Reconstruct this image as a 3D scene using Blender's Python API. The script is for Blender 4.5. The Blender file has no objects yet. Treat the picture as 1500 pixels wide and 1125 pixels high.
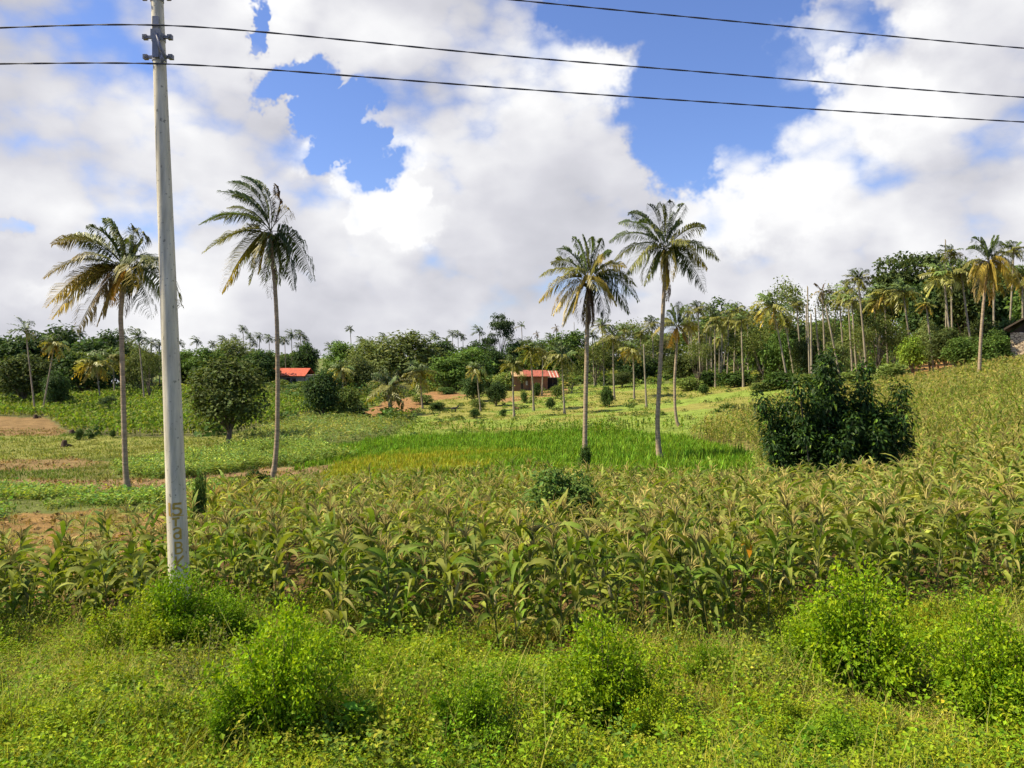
import bpy, math, numpy as np
from mathutils import Vector
R = math.radians
rng = np.random.default_rng(7)
scene = bpy.context.scene
col = scene.collection
F = 1130.0            # focal length in pixels of a 1500 px wide picture
HZ = 520.0            # row of the horizon
CZ = 4.0              # eye height (world z)

# ------------------------------------------------------------------ terrain
YL = [4, 6.5, 9, 11, 14, 20, 28, 38, 50, 62, 80, 100, 130, 160, 220, 320, 600, 3000]
COLS = {
    -700: [1480, 1125, 1005, 938, 880, 812, 758, 722, 697, 677, 655, 628, 600, 582, 566, 556, 545, 526],
    0:    [1480, 1125, 1005, 938, 880, 812, 758, 722, 697, 677, 655, 628, 600, 582, 566, 556, 545, 526],
    500:  [1480, 1125, 1005, 940, 883, 815, 758, 717, 687, 665, 640, 617, 592, 575, 560, 552, 542, 525],
    750:  [1480, 1125, 1005, 940, 883, 812, 752, 708, 676, 655, 634, 614, 588, 570, 554, 546, 538, 524],
    1000: [1480, 1125, 1005, 938, 880, 806, 746, 704, 672, 648, 615, 590, 566, 550, 536, 528, 524, 522],
    1250: [1470, 1118, 990, 915, 864, 796, 742, 700, 652, 616, 582, 558, 536, 520, 507, 502, 502, 515],
    1500: [1460, 1110, 975, 900, 838, 760, 690, 635, 592, 562, 536, 522, 510, 500, 490, 486, 490, 510],
    2200: [1440, 1080, 940, 860, 790, 700, 620, 565, 528, 505, 485, 475, 465, 460, 455, 455, 465, 500],
}
LG = np.linspace(math.log(4), math.log(3000), 400)
PXG = np.linspace(-900, 2400, 331)
def _table():
    ks = sorted(COLS)
    prof = []
    for k in ks:
        z = [-(r - HZ) / F * y for r, y in zip(COLS[k], YL)]
        prof.append(np.interp(LG, np.log(YL), z))
    prof = np.array(prof)
    T = np.array([np.interp(PXG, ks, prof[:, j]) for j in range(len(LG))]).T
    def sm(a, n, ax):
        for _ in range(3):
            pad = [(0, 0), (0, 0)]; pad[ax] = (n, n)
            b = np.pad(a, pad, mode='edge')
            a = sum(np.take(b, range(i, i + a.shape[ax]), axis=ax) for i in range(2 * n + 1)) / (2 * n + 1)
        return a
    return sm(sm(T, 3, 1), 5, 0)
TAB = _table()
def ground(x, y):
    x = np.asarray(x, float); y = np.asarray(y, float)
    yy = np.maximum(y, 4.0)
    px = np.clip(750 + x / yy * F, PXG[0], PXG[-1] - 1e-3)
    fx = (px - PXG[0]) / (PXG[1] - PXG[0]); fy = np.clip((np.log(yy) - LG[0]) / (LG[1] - LG[0]), 0, len(LG) - 1.001)
    i = fx.astype(int); j = fy.astype(int); a = fx - i; b = fy - j
    z = TAB[i, j] * (1 - a) * (1 - b) + TAB[np.minimum(i + 1, len(PXG) - 1), j] * a * (1 - b) + TAB[i, j + 1] * (1 - a) * b + TAB[np.minimum(i + 1, len(PXG) - 1), j + 1] * a * b
    bump = (np.sin(x * .9 + 1.3 * np.sin(y * .31)) * np.sin(y * .7 + .8 * np.sin(x * .23)) * .05
            + np.sin(x * .17 + 2) * np.sin(y * .13 + 1) * .12 * np.clip(yy / 60, 0, 1.5))
    return CZ + z + bump
def g1(x, y): return float(ground(np.array([x]), np.array([y]))[0])
def at(px, row, Y): return Vector(((px - 750) / F * Y, Y, CZ - (row - HZ) / F * Y))
def foot(px, Y):
    x = (px - 750) / F * Y
    return Vector((x, Y, g1(x, Y)))
YS = np.exp(np.linspace(math.log(4.5), math.log(700), 1500))
def depth_of(px, row):
    z = ground((px - 750) / F * YS, YS)
    rows = HZ - (z - CZ) / YS * F
    k = np.argmax(rows <= row)
    return float(YS[k]) if rows[k] <= row else 200.0

# ------------------------------------------------------------------ numpy noise
_perm = np.random.default_rng(3).random((256, 256))
def vnoise(x, y):
    xi = np.floor(x).astype(int); yi = np.floor(y).astype(int)
    a = x - xi; b = y - yi
    a = a * a * (3 - 2 * a); b = b * b * (3 - 2 * b)
    p = lambda i, j: _perm[(xi + i) % 256, (yi + j) % 256]
    return p(0, 0) * (1 - a) * (1 - b) + p(1, 0) * a * (1 - b) + p(0, 1) * (1 - a) * b + p(1, 1) * a * b
def fbm(x, y, o=3):
    s = 0; w = 1; t = 0
    for k in range(o):
        s = s + w * vnoise(x * 2 ** k + 17 * k, y * 2 ** k + 5 * k); t += w; w *= .5
    return s / t

# ------------------------------------------------------------------ mesh builder
class MB:
    """collects quads with a tint per face; build() links them as ONE mesh object"""
    def __init__(self): self.V = []; self.Q = []; self.T = []; self.M = []; self.S = []; self.n = 0
    def add(self, V, Q, tint=(.5, .5, .5), mat=0, smooth=False):
        V = np.asarray(V, float).reshape(-1, 3); Q = np.asarray(Q, int).reshape(-1, 4)
        self.V.append(V); self.Q.append(Q + self.n); self.n += len(V)
        t = np.asarray(tint, float)
        self.T.append(np.broadcast_to(t, (len(Q), 3)) if t.ndim == 1 else t)
        self.M.append(np.full(len(Q), mat) if np.isscalar(mat) else np.asarray(mat)); self.S.append(np.full(len(Q), smooth))
        return self
    def arrays(self):
        return np.concatenate(self.V), np.concatenate(self.Q), np.concatenate(self.T), np.concatenate(self.M), np.concatenate(self.S)
    def mesh(self, name, mats):
        V, Q, T, M, S = self.arrays()
        me = bpy.data.meshes.new(name)
        me.vertices.add(len(V)); me.vertices.foreach_set('co', V.astype(np.float32).ravel())
        me.loops.add(len(Q) * 4); me.loops.foreach_set('vertex_index', Q.astype(np.int32).ravel())
        me.polygons.add(len(Q)); me.polygons.foreach_set('loop_start', np.arange(0, len(Q) * 4, 4, dtype=np.int32))
        me.polygons.foreach_set('material_index', M.astype(np.int32)); me.polygons.foreach_set('use_smooth', S.astype(bool))
        for m in (mats if isinstance(mats, (list, tuple)) else [mats]): me.materials.append(m)
        a = me.attributes.new('tint', 'FLOAT_COLOR', 'FACE')
        a.data.foreach_set('color', np.concatenate([T, np.ones((len(T), 1))], 1).astype(np.float32).ravel())
        me.update(calc_edges=True)
        return me
    def build(self, name, mats, parent=None, loc=None):
        return link(name, self.mesh(name, mats), parent, loc)
def link(name, me, parent=None, loc=None):
    o = bpy.data.objects.new(name, me); col.objects.link(o)
    if parent is not None: o.parent = parent
    if loc is not None: o.location = loc
    return o
def tag(o, label=None, cat=None, group=None, kind=None):
    for k, v in (('label', label), ('category', cat), ('group', group), ('kind', kind)):
        if v: o[k] = v
    return o
def empty(name, loc, label, cat, group=None):
    o = bpy.data.objects.new(name, None); col.objects.link(o); o.location = loc; o.empty_display_size = .2
    return tag(o, label, cat, group)
def copy_tree(o, parent=None):
    c = o.copy(); col.objects.link(c)
    if parent is not None: c.parent = parent
    for ch in list(o.children): copy_tree(ch, c)
    return c

def norm(a): return a / np.maximum(np.linalg.norm(a, axis=-1, keepdims=True), 1e-9)
def tube(mb, pts, rad, n=8, tint=(.5, .5, .5), mat=0, cap=True, smooth=True):
    P = np.asarray(pts, float); r = np.broadcast_to(np.asarray(rad, float), (len(P),)).copy()
    if cap:
        P = np.concatenate([P[:1], P, P[-1:]]); r = np.concatenate([[1e-4], r, [1e-4]])
    T = norm(np.gradient(P, axis=0) + 1e-9)
    if cap: T[0] = T[1] = T[2] if len(T) > 2 else T[1]; T[-1] = T[-2] = T[-3]
    ref = np.array([0, 0, 1.]) if abs(T[len(T) // 2][2]) < .8 else np.array([1., 0, 0])
    A = norm(np.cross(T, ref)); B = np.cross(T, A)
    a = np.linspace(0, 2 * np.pi, n, endpoint=False)
    V = P[:, None] + r[:, None, None] * (np.cos(a)[None, :, None] * A[:, None] + np.sin(a)[None, :, None] * B[:, None])
    m = len(P); i = np.arange(m - 1)[:, None]; j = np.arange(n)[None]
    q = np.stack([i * n + j, i * n + (j + 1) % n, (i + 1) * n + (j + 1) % n, (i + 1) * n + j], -1).reshape(-1, 4)
    mb.add(V.reshape(-1, 3), q, tint, mat, smooth)
def box(mb, lo, hi, tint=(.5, .5, .5), mat=0, M=None):
    x0, y0, z0 = lo; x1, y1, z1 = hi
    V = np.array([[x0, y0, z0], [x1, y0, z0], [x1, y1, z0], [x0, y1, z0], [x0, y0, z1], [x1, y0, z1], [x1, y1, z1], [x0, y1, z1]], float)
    if M is not None: V = V @ M[:3, :3].T + M[:3, 3]
    mb.add(V, [[0, 3, 2, 1], [4, 5, 6, 7], [0, 1, 5, 4], [1, 2, 6, 5], [2, 3, 7, 6], [3, 0, 4, 7]], tint, mat)
def diamonds(mb, P, D, N, L, W, tint, mat=0, droop=.15):
    """leaf-shaped quads: base P, axis D, face normal about N"""
    P = np.asarray(P); D = norm(D); S = norm(np.cross(D, N)); L = np.broadcast_to(L, (len(P),))[:, None]; W = np.broadcast_to(W, (len(P),))[:, None]
    dn = np.array([0, 0, -1.])
    mid = P + D * L * .45
    V = np.stack([P, mid + S * W * .5, P + D * L + dn * L * droop, mid - S * W * .5], 1)
    mb.add(V.reshape(-1, 3), np.arange(len(P) * 4).reshape(-1, 4), tint, mat)
def rdir(n, g):
    v = g.normal(size=(n, 3)); return norm(v)
def bez(a, b, c, n):
    t = np.linspace(0, 1, n)[:, None]
    return (1 - t) ** 2 * np.asarray(a) + 2 * t * (1 - t) * np.asarray(b) + t * t * np.asarray(c)
def jit(base, n, g, v=.18, h=.08):
    """n tints round a base colour: brightness and a shift between yellow and green"""
    b = np.asarray(base, float); k = np.exp(g.normal(0, v, (n, 1))); s = g.normal(0, h, (n, 1))
    return np.clip(b * k * (1 + s * np.array([[1.6, .2, -.6]])), .004, .9)

# ------------------------------------------------------------------ materials
def new_mat(name):
    m = bpy.data.materials.new(name); m.use_nodes = True
    nt = m.node_tree; nt.nodes.clear()
    out = nt.nodes.new('ShaderNodeOutputMaterial')
    return m, nt, out
def N(nt, t, **kw):
    n = nt.nodes.new(t)
    for k, v in kw.items():
        if k.startswith('in_'):
            key = k[3:]; n.inputs[int(key) if key.isdigit() else key.replace('_', ' ')].default_value = v
        else: setattr(n, k, v)
    return n
def leaf_mat(name, trans=.3, rough=.5, spec=.35, var=.35, tboost=(1.25, 1.25, .6)):
    m, nt, out = new_mat(name); L = nt.links.new
    at_ = N(nt, 'ShaderNodeAttribute', attribute_name='tint')
    oi = N(nt, 'ShaderNodeObjectInfo')
    mr = N(nt, 'ShaderNodeMapRange', in_3=1 - var * .6, in_4=1 + var * .6); L(oi.outputs['Random'], mr.inputs[0])
    mul = N(nt, 'ShaderNodeVectorMath', operation='SCALE'); L(at_.outputs['Color'], mul.inputs[0]); L(mr.outputs[0], mul.inputs['Scale'])
    p = N(nt, 'ShaderNodeBsdfPrincipled', in_Roughness=rough); p.inputs['Specular IOR Level'].default_value = spec
    L(mul.outputs[0], p.inputs['Base Color'])
    tm = N(nt, 'ShaderNodeVectorMath', operation='MULTIPLY'); tm.inputs[1].default_value = tboost; L(mul.outputs[0], tm.inputs[0])
    tr = N(nt, 'ShaderNodeBsdfTranslucent'); L(tm.outputs[0], tr.inputs['Color'])
    mx = N(nt, 'ShaderNodeMixShader', in_0=trans); L(p.outputs[0], mx.inputs[1]); L(tr.outputs[0], mx.inputs[2]); L(mx.outputs[0], out.inputs[0])
    return m
def rough_mat(name, scale=6, amt=.5, rough=.85, bump=.3, stretch=(1, 1, 1), spec=.2, detail=6, spots=None):
    """tint attribute broken up by object-space noise"""
    m, nt, out = new_mat(name); L = nt.links.new
    at_ = N(nt, 'ShaderNodeAttribute', attribute_name='tint'); tc = N(nt, 'ShaderNodeTexCoord')
    mp = N(nt, 'ShaderNodeMapping', in_Scale=stretch); L(tc.outputs['Object'], mp.inputs[0])
    ns = N(nt, 'ShaderNodeTexNoise', in_Scale=scale, in_Detail=detail, in_Roughness=.65); L(mp.outputs[0], ns.inputs['Vector'])
    mr = N(nt, 'ShaderNodeMapRange', in_1=.25, in_2=.75, in_3=1 - amt, in_4=1 + amt); L(ns.outputs[0], mr.inputs[0])
    mul = N(nt, 'ShaderNodeVectorMath', operation='SCALE'); L(at_.outputs['Color'], mul.inputs[0]); L(mr.outputs[0], mul.inputs['Scale'])
    src = mul.outputs[0]
    if spots:
        vs, thr, colr = spots
        n2 = N(nt, 'ShaderNodeTexNoise', in_Scale=vs, in_Detail=3.0); L(tc.outputs['Object'], n2.inputs['Vector'])
        r2 = N(nt, 'ShaderNodeMapRange', in_1=thr, in_2=thr + .06, in_3=0, in_4=.75); L(n2.outputs[0], r2.inputs[0])
        mc = N(nt, 'ShaderNodeMix', data_type='RGBA'); mc.inputs[7].default_value = (*colr, 1)
        L(r2.outputs[0], mc.inputs[0]); L(src, mc.inputs[6]); src = mc.outputs[2]
    p = N(nt, 'ShaderNodeBsdfPrincipled', in_Roughness=rough); p.inputs['Specular IOR Level'].default_value = spec
    L(src, p.inputs['Base Color'])
    if bump:
        b = N(nt, 'ShaderNodeBump', in_Strength=bump, in_Distance=.02); L(ns.outputs[0], b.inputs['Height']); L(b.outputs[0], p.inputs['Normal'])
    L(p.outputs[0], out.inputs[0])
    return m
M_LEAF = leaf_mat('tree_leaf', .3, .65, .12)
M_GLOSS = leaf_mat('glossy_leaf', .22, .5, .14, .2)
M_PALM = leaf_mat('palm_frond', .3, .45, .35, .25, (1.3, 1.2, .5))
M_MAIZE = leaf_mat('maize_leaf', .34, .6, .12, .4, (1.2, 1.25, .45))
M_TASSEL = leaf_mat('maize_tassel', .25, .8, .1, .3, (1.1, 1.0, .8))
M_GRASS = leaf_mat('grass_blade', .32, .6, .1, .1, (1.1, 1.2, .45))
M_SHRUB = leaf_mat('shrub_leaf', .36, .55, .15, .18, (1.2, 1.25, .4))
M_BARK = rough_mat('bark', 3, .45, .9, .5, (1, 1, .35))
M_PALMBARK = rough_mat('palm_bark', 2.2, .55, .9, .9, (.6, .6, 5.5))
M_CONC = rough_mat('concrete', 5, .42, .88, .3, (2.2, 2.2, .22), .2, 8, (17, .63, (.16, .15, .12)))
M_METAL = rough_mat('galvanised_steel', 14, .3, .5, .1, spec=.5)
M_WIRE = rough_mat('cable_sheath', 8, .2, .6, 0, spec=.3)
M_PAINT = rough_mat('ochre_paint', 30, .3, .8, .1)
M_WALL = rough_mat('mud_wall', 1.5, .3, .9, .3)
M_ROOF = rough_mat('roof_sheet', 1.6, .5, .6, .1, (3, .5, .5), .3)
M_HIDE = rough_mat('goat_hide', 8, .3, .8, .1)

# ------------------------------------------------------------------ zones on the ground, in picture coordinates of the ground point
def inpoly(x, y, poly):
    c = np.zeros(x.shape, bool); n = len(poly)
    for i in range(n):
        x0, y0 = poly[i]; x1, y1 = poly[(i + 1) % n]
        if y0 == y1: continue
        m = ((y0 > y) != (y1 > y)) & (x < (x1 - x0) * (y - y0) / (y1 - y0) + x0); c ^= m
    return c
ZP = {
    'maize': [(-700, 962), (0, 955), (250, 945), (290, 915), (395, 912), (440, 962), (700, 970), (1050, 976), (1120, 928), (1500, 904), (2100, 862),
              (2100, 480), (1500, 537), (1400, 552), (1290, 570), (1150, 588), (1010, 642), (1112, 668), (1105, 722), (1030, 736), (860, 716), (640, 724), (520, 732), (400, 742), (320, 785), (290, 850),
              (120, 872), (0, 880), (-700, 885)],
    'bare': [(-700, 890), (0, 884), (130, 876), (285, 850), (310, 778), (260, 752), (150, 748), (60, 752), (0, 762), (-700, 770)],
    'low_crop': [(-700, 770), (0, 762), (60, 752), (150, 748), (260, 752), (310, 775), (400, 732), (420, 712), (300, 712), (180, 722), (0, 716), (-700, 716)],
    'track': [(-700, 716), (0, 716), (180, 722), (300, 712), (460, 692), (530, 680), (520, 672), (420, 684), (250, 700), (150, 704), (0, 702), (-700, 700)],
    'mid_crop': [(170, 702), (250, 700), (420, 684), (520, 672), (460, 655), (560, 640), (600, 622), (470, 608), (390, 628), (340, 658), (270, 668), (170, 690)],
    'brown_strip': [(-700, 696), (0, 692), (100, 688), (165, 678), (120, 672), (0, 674), (-700, 672)],
    'yellow_grass': [(-700, 672), (0, 674), (150, 670), (230, 668), (340, 655), (395, 630), (300, 640), (180, 640), (80, 638), (-700, 645)],
    'ploughed': [(-700, 645), (80, 638), (100, 634), (70, 612), (0, 610), (-700, 608)],
    'far_maize': [(-700, 608), (0, 610), (70, 612), (100, 634), (180, 640), (300, 640), (395, 625), (470, 600), (440, 590), (300, 575), (130, 578), (40, 592), (-700, 590)],
    'yellow_rice': [(455, 712), (520, 734), (640, 726), (700, 690), (800, 664), (720, 656), (600, 660), (500, 676)],
    'rice': [(430, 690), (500, 676), (600, 660), (720, 656), (800, 664), (700, 690), (640, 726), (860, 718), (1030, 738), (1105, 722), (1112, 668), (1010, 640), (900, 628), (700, 636), (560, 642), (470, 660)],
    'pasture': [(560, 642), (700, 636), (900, 628), (1010, 640), (1150, 588), (1290, 570), (1270, 555), (1130, 560), (1000, 562), (850, 565), (690, 575), (620, 590), (600, 622)],
    'red_soil_a': [(520, 608), (560, 612), (640, 598), (700, 580), (640, 572), (560, 590)],
    'red_soil_b': [(725, 592), (770, 586), (835, 577), (832, 566), (780, 571), (725, 584)],
    'red_soil_c': [(1260, 572), (1330, 562), (1420, 548), (1430, 528), (1380, 524), (1310, 545)],
}
def rowpx(x, y):
    z = ground(x, y); yy = np.maximum(y, 4)
    return 750 + x / yy * F, HZ - (z - CZ) / yy * F
def zone_masks(x, y):
    px, row = rowpx(x, y)
    s = np.clip(100 / np.maximum(y, 10), .6, 6)
    px = px + (fbm(x * .5 + 9, y * .5, 3) - .5) * 14 * s; row = row + (fbm(x * .5 + 40, y * .5 + 3, 3) - .5) * 3.5 * s
    front = np.asarray(y) > 8
    return {k: inpoly(px, row, p) & front for k, p in ZP.items()}

# ground sheet
def build_ground():
    ys = np.concatenate([[-60, -30, -15, -8, -4, -1, 1, 2.5], np.exp(np.linspace(math.log(4), math.log(3000), 430))])
    ps = np.concatenate([np.linspace(-3000, -420, 40), np.linspace(-400, 1900, 420), np.linspace(1920, 4500, 40)])
    PX, YY = np.meshgrid(ps, ys)
    X = (PX - 750) / F * np.maximum(YY, 9)
    Z = ground(X, YY)
    zm = zone_masks(X, YY)
    C = np.empty(X.shape + (3,)); C[:] = (.085, .09, .03)
    far = YY > 60; C[far] = (.12, .14, .04); mid_ = (YY >= 11.5) & (YY <= 60); C[mid_] = (.15, .145, .045)
    near = YY < 11.5
    C[near] = (.09, .085, .03)
    cols = {'maize': (.17, .105, .045), 'bare': (.27, .165, .06), 'low_crop': (.13, .15, .04), 'track': (.24, .16, .08), 'mid_crop': (.14, .16, .05),  # maize soil darkened in colour for the shade between plants
            'brown_strip': (.22, .15, .065), 'yellow_grass': (.20, .205, .05), 'ploughed': (.21, .135, .06), 'far_maize': (.13, .13, .05),
            'rice': (.13, .19, .025), 'yellow_rice': (.18, .23, .025), 'pasture': (.19, .25, .045),
            'red_soil_a': (.27, .15, .065), 'red_soil_b': (.3, .175, .08), 'red_soil_c': (.34, .19, .07)}
    for k, c in cols.items(): C[zm[k]] = c
    rm = (zm['maize']) & (YY > 45); C[rm] = (.2, .17, .06)
    pg = fbm(X * .12 + 5, YY * .12, 4)[..., None]
    C = np.where(zm['pasture'][..., None] & (pg > .52), np.array([.23, .22, .055]), C)
    gs = zm['bare'] & (fbm(X * .6 + 31, YY * .6, 4) > .55); C[gs] = (.23, .2, .06)
    m, n = X.shape
    V = np.stack([X, YY, Z], -1).reshape(-1, 3)
    i = np.arange(m - 1)[:, None]; j = np.arange(n - 1)[None]
    q = np.stack([i * n + j, i * n + j + 1, (i + 1) * n + j + 1, (i + 1) * n + j], -1).reshape(-1, 4)
    mb = MB(); mb.add(V, q, (.1, .1, .1), 0, True)
    me = mb.mesh('ground', [ground_mat()])
    a = me.attributes.new('soil', 'FLOAT_COLOR', 'POINT')
    a.data.foreach_set('color', np.concatenate([C.reshape(-1, 3), np.ones((m * n, 1))], 1).astype(np.float32).ravel())
    tag(link('ground', me), kind='structure')
def ground_mat():
    m, nt, out = new_mat('field_soil'); L = nt.links.new
    a = N(nt, 'ShaderNodeAttribute', attribute_name='soil'); tc = N(nt, 'ShaderNodeTexCoord')
    n1 = N(nt, 'ShaderNodeTexNoise', in_Scale=.7, in_Detail=10.0, in_Roughness=.7); L(tc.outputs['Object'], n1.inputs['Vector'])
    n2 = N(nt, 'ShaderNodeTexNoise', in_Scale=9.0, in_Detail=8.0, in_Roughness=.75); L(tc.outputs['Object'], n2.inputs['Vector'])
    m1 = N(nt, 'ShaderNodeMapRange', in_1=.3, in_2=.7, in_3=.6, in_4=1.35); L(n1.outputs[0], m1.inputs[0])
    m2 = N(nt, 'ShaderNodeMapRange', in_1=.3, in_2=.7, in_3=.65, in_4=1.3); L(n2.outputs[0], m2.inputs[0])
    mm = N(nt, 'ShaderNodeMath', operation='MULTIPLY'); L(m1.outputs[0], mm.inputs[0]); L(m2.outputs[0], mm.inputs[1])
    sc = N(nt, 'ShaderNodeVectorMath', operation='SCALE'); L(a.outputs['Color'], sc.inputs[0]); L(mm.outputs[0], sc.inputs['Scale'])
    p = N(nt, 'ShaderNodeBsdfPrincipled', in_Roughness=.95); p.inputs['Specular IOR Level'].default_value = .1
    L(sc.outputs[0], p.inputs['Base Color'])
    b = N(nt, 'ShaderNodeBump', in_Strength=.8, in_Distance=.12); L(n2.outputs[0], b.inputs['Height']); L(b.outputs[0], p.inputs['Normal'])
    L(p.outputs[0], out.inputs[0])
    return m
build_ground()

# ------------------------------------------------------------------ scatter: many copies of small meshes merged into one stuff mesh
def scatter(mb, protos, P, g, smin=.85, smax=1.15, tv=.15, hue=.06, lean=.12, zs=None):
    P = np.asarray(P); n = len(P)
    which = g.integers(0, len(protos), n)
    rz = g.random(n) * 2 * np.pi; s = smin + (smax - smin) * g.random(n)
    kb = np.exp(g.normal(0, tv, n)); kh = g.normal(0, hue, n)
    lx = g.normal(0, lean, n); ly = g.normal(0, lean, n)
    for w, (V, Q, T, M, S) in enumerate(protos):
        ids = np.nonzero(which == w)[0]
        if not len(ids): continue
        c, sn, sc = np.cos(rz[ids])[:, None], np.sin(rz[ids])[:, None], s[ids][:, None]
        X = (V[None, :, 0] * c - V[None, :, 1] * sn) * sc; Y = (V[None, :, 0] * sn + V[None, :, 1] * c) * sc; Z = V[None, :, 2] * sc * (1 if zs is None else zs[ids][:, None])
        X = X + Z * lx[ids][:, None]; Y = Y + Z * ly[ids][:, None]
        A = np.stack([X, Y, Z], -1) + P[ids][:, None]
        q = Q[None] + (np.arange(len(ids)) * len(V))[:, None, None]
        t = np.clip(T[None] * kb[ids][:, None, None] * (1 + kh[ids][:, None, None] * np.array([1.6, .2, -.6])), .004, .9)
        mb.add(A.reshape(-1, 3), q.reshape(-1, 4), t.reshape(-1, 3), np.tile(M, len(ids)))
def area_points(n, y0, y1, px0, px1, g):
    """n points spread evenly over the ground between two depths and two azimuths"""
    y = np.sqrt(y0 ** 2 + (y1 ** 2 - y0 ** 2) * g.random(n)); px = px0 + (px1 - px0) * g.random(n)
    x = (px - 750) / F * y
    return x, y
def pts3(x, y): return np.stack([x, y, ground(x, y)], 1)

# ------------------------------------------------------------------ maize
GREEN = np.array([.11, .18, .02]); OLIVE = np.array([.205, .235, .04]); TAN = np.array([.33, .30, .09]); STALK = np.array([.19, .21, .07]); TASS = np.array([.36, .30, .10])
def maize_proto(seed, h=1.45, nl=10, seg=6, dry=.4, lod=0, tassel=True, wide=.061):
    g = np.random.default_rng(seed); mb = MB(); tb = MB()
    lx, ly = g.normal(0, .05, 2)
    stem = lambda z: np.array([lx * z * z, ly * z * z, z])
    tube(mb, [stem(z) for z in np.linspace(-.03, h * .96, 3 if lod else 6)], np.linspace(.014, .006, 3 if lod else 6), 3 if lod else 5, STALK * (.9 + .3 * g.random()), 0, not lod)
    az0 = g.random() * 6.28
    for k in range(nl):
        f = (k + .6) / nl
        z0 = h * (.1 + .83 * f); az = az0 + (k % 2) * np.pi + g.normal(0, .35)
        L = h * (.44 - .3 * (f - .5) ** 2) * g.uniform(.75, 1.15); th0 = R(g.uniform(52, 78)); bend = g.uniform(2.1, 3.1) if f < .8 else g.uniform(1.2, 2.4)
        isdry = g.random() < (dry + .5 * (1 - f) - .38)
        if isdry: bend += .5; L *= .85
        t = np.linspace(0, 1, seg + 1)
        th = np.maximum(th0 - bend * t ** 1.1, -1.45)
        dr = np.cos(th) * L / seg; dz = np.sin(th) * L / seg
        r_ = np.concatenate([[0], np.cumsum(dr[:-1])]); z_ = np.concatenate([[0], np.cumsum(dz[:-1])])
        d = np.array([np.cos(az), np.sin(az), 0]); s = np.array([-np.sin(az), np.cos(az), 0])
        tw = g.normal(0, .9) * t
        C = stem(z0)[None] + r_[:, None] * d + z_[:, None] * np.array([0, 0, 1]) + (g.normal(0, .06) * t ** 2)[:, None] * s
        nrm = -np.sin(th)[:, None] * d + np.cos(th)[:, None] * np.array([0, 0, 1])
        S = np.cos(tw)[:, None] * s + np.sin(tw)[:, None] * nrm
        w = wide * (.45 + .9 * np.sin(np.pi * np.clip(t * .8 + .12, 0, 1))) * (1 - t ** 4) * (.6 if isdry else 1) * g.uniform(.8, 1.2)
        w[-1] = .003
        c0 = (TAN if isdry else (GREEN if g.random() < .5 - .35 * dry else OLIVE)); c0 = c0 * np.exp(g.normal(0, .24))
        tip = TAN if g.random() < .5 else c0
        tt = (t[:-1] + t[1:]) / 2
        if lod:
            V = np.stack([C - S * w[:, None] * .5, C + S * w[:, None] * .5], 1).reshape(-1, 3)
            i = np.arange(seg); q = np.stack([2 * i, 2 * i + 1, 2 * i + 3, 2 * i + 2], 1)
            ti = c0 * (1 - .5 * tt[:, None] ** 2) + tip * .5 * tt[:, None] ** 2
            mb.add(V, q, ti, 0)
        else:
            dip = np.array([0, 0, -1.]) * .22
            V = np.stack([C - S * w[:, None] * .5, C + dip * w[:, None], C + S * w[:, None] * .5], 1).reshape(-1, 3)
            i = np.arange(seg); q = np.concatenate([np.stack([3 * i, 3 * i + 1, 3 * i + 4, 3 * i + 3], 1), np.stack([3 * i + 1, 3 * i + 2, 3 * i + 5, 3 * i + 4], 1)])
            ti = c0 * (1 - .5 * tt[:, None] ** 2) + tip * .5 * tt[:, None] ** 2
            mb.add(V, q, np.concatenate([ti, ti * .93]), 0, True)
    # tassel
    top = stem(h * .94)
    for k in range((7 if lod else 13)):
        a = g.random() * 6.28; sp = 0 if k == 0 else g.uniform(.25, .75); l = h * (.21 if k == 0 else g.uniform(.10, .17))
        d = norm(np.array([np.cos(a) * sp, np.sin(a) * sp, 1.])); e = top + d * l * .6; e2 = e + norm(d + np.array([np.cos(a) * .5, np.sin(a) * .5, -.3])) * l * .4
        if lod:
            s = np.cross(d, [np.sin(a), -np.cos(a), .1]); s = norm(s) * .010
            tb.add(np.stack([top - s * .5, top + s * .5, e + s, e - s, e2 + s * .6, e2 - s * .6]), [[0, 1, 2, 3], [3, 2, 4, 5]], TASS * np.exp(g.normal(0, .2)), 0)
        else:
            tube(tb, [top, e, e2], [.003, .0085, .003], 4, TASS * np.exp(g.normal(0, .2)), 0, False)
    return mb, tb
def merged(mb, tb=None):
    m = MB()
    V, Q, T, M, S = mb.arrays(); m.add(V, Q, T, 0)
    if tb is not None and tb.V:
        V, Q, T, M, S = tb.arrays(); m.add(V, Q, T, 1)
    return m.arrays()

g = np.random.default_rng(11)
protoM = []
for k in range(10):
    mb, tb = maize_proto(100 + k, h=g.uniform(1.3, 1.55), nl=int(g.integers(11, 14)), dry=[.05, .15, .25, .35, .15, .4, .1, .3, .2, .0][k])
    ear = None
    if k % 3 == 0:
        ear = MB(); z = .6 + .15 * g.random(); a = g.random() * 6.28; d = np.array([np.cos(a), np.sin(a), 0])
        b = np.array([0, 0, z]) + d * .015
        tube(ear, [b, b + d * .03 + [0, 0, .05], b + d * .055 + [0, 0, .12], b + d * .075 + [0, 0, .19]], [.012, .026, .023, .004], 6, (.3, .27, .12))
    protoM.append((mb.mesh('maize_plant', M_MAIZE), tb.mesh('tassel', M_TASSEL), ear.mesh('maize_ear', M_MAIZE) if ear else None))
greenP = []
for k in range(4):
    mb, tb = maize_proto(300 + k, h=g.uniform(1.1, 1.35), nl=13, dry=.0, wide=.066)
    greenP.append((mb.mesh('maize_plant', M_MAIZE), tb.mesh('tassel', M_TASSEL), None))

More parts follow.
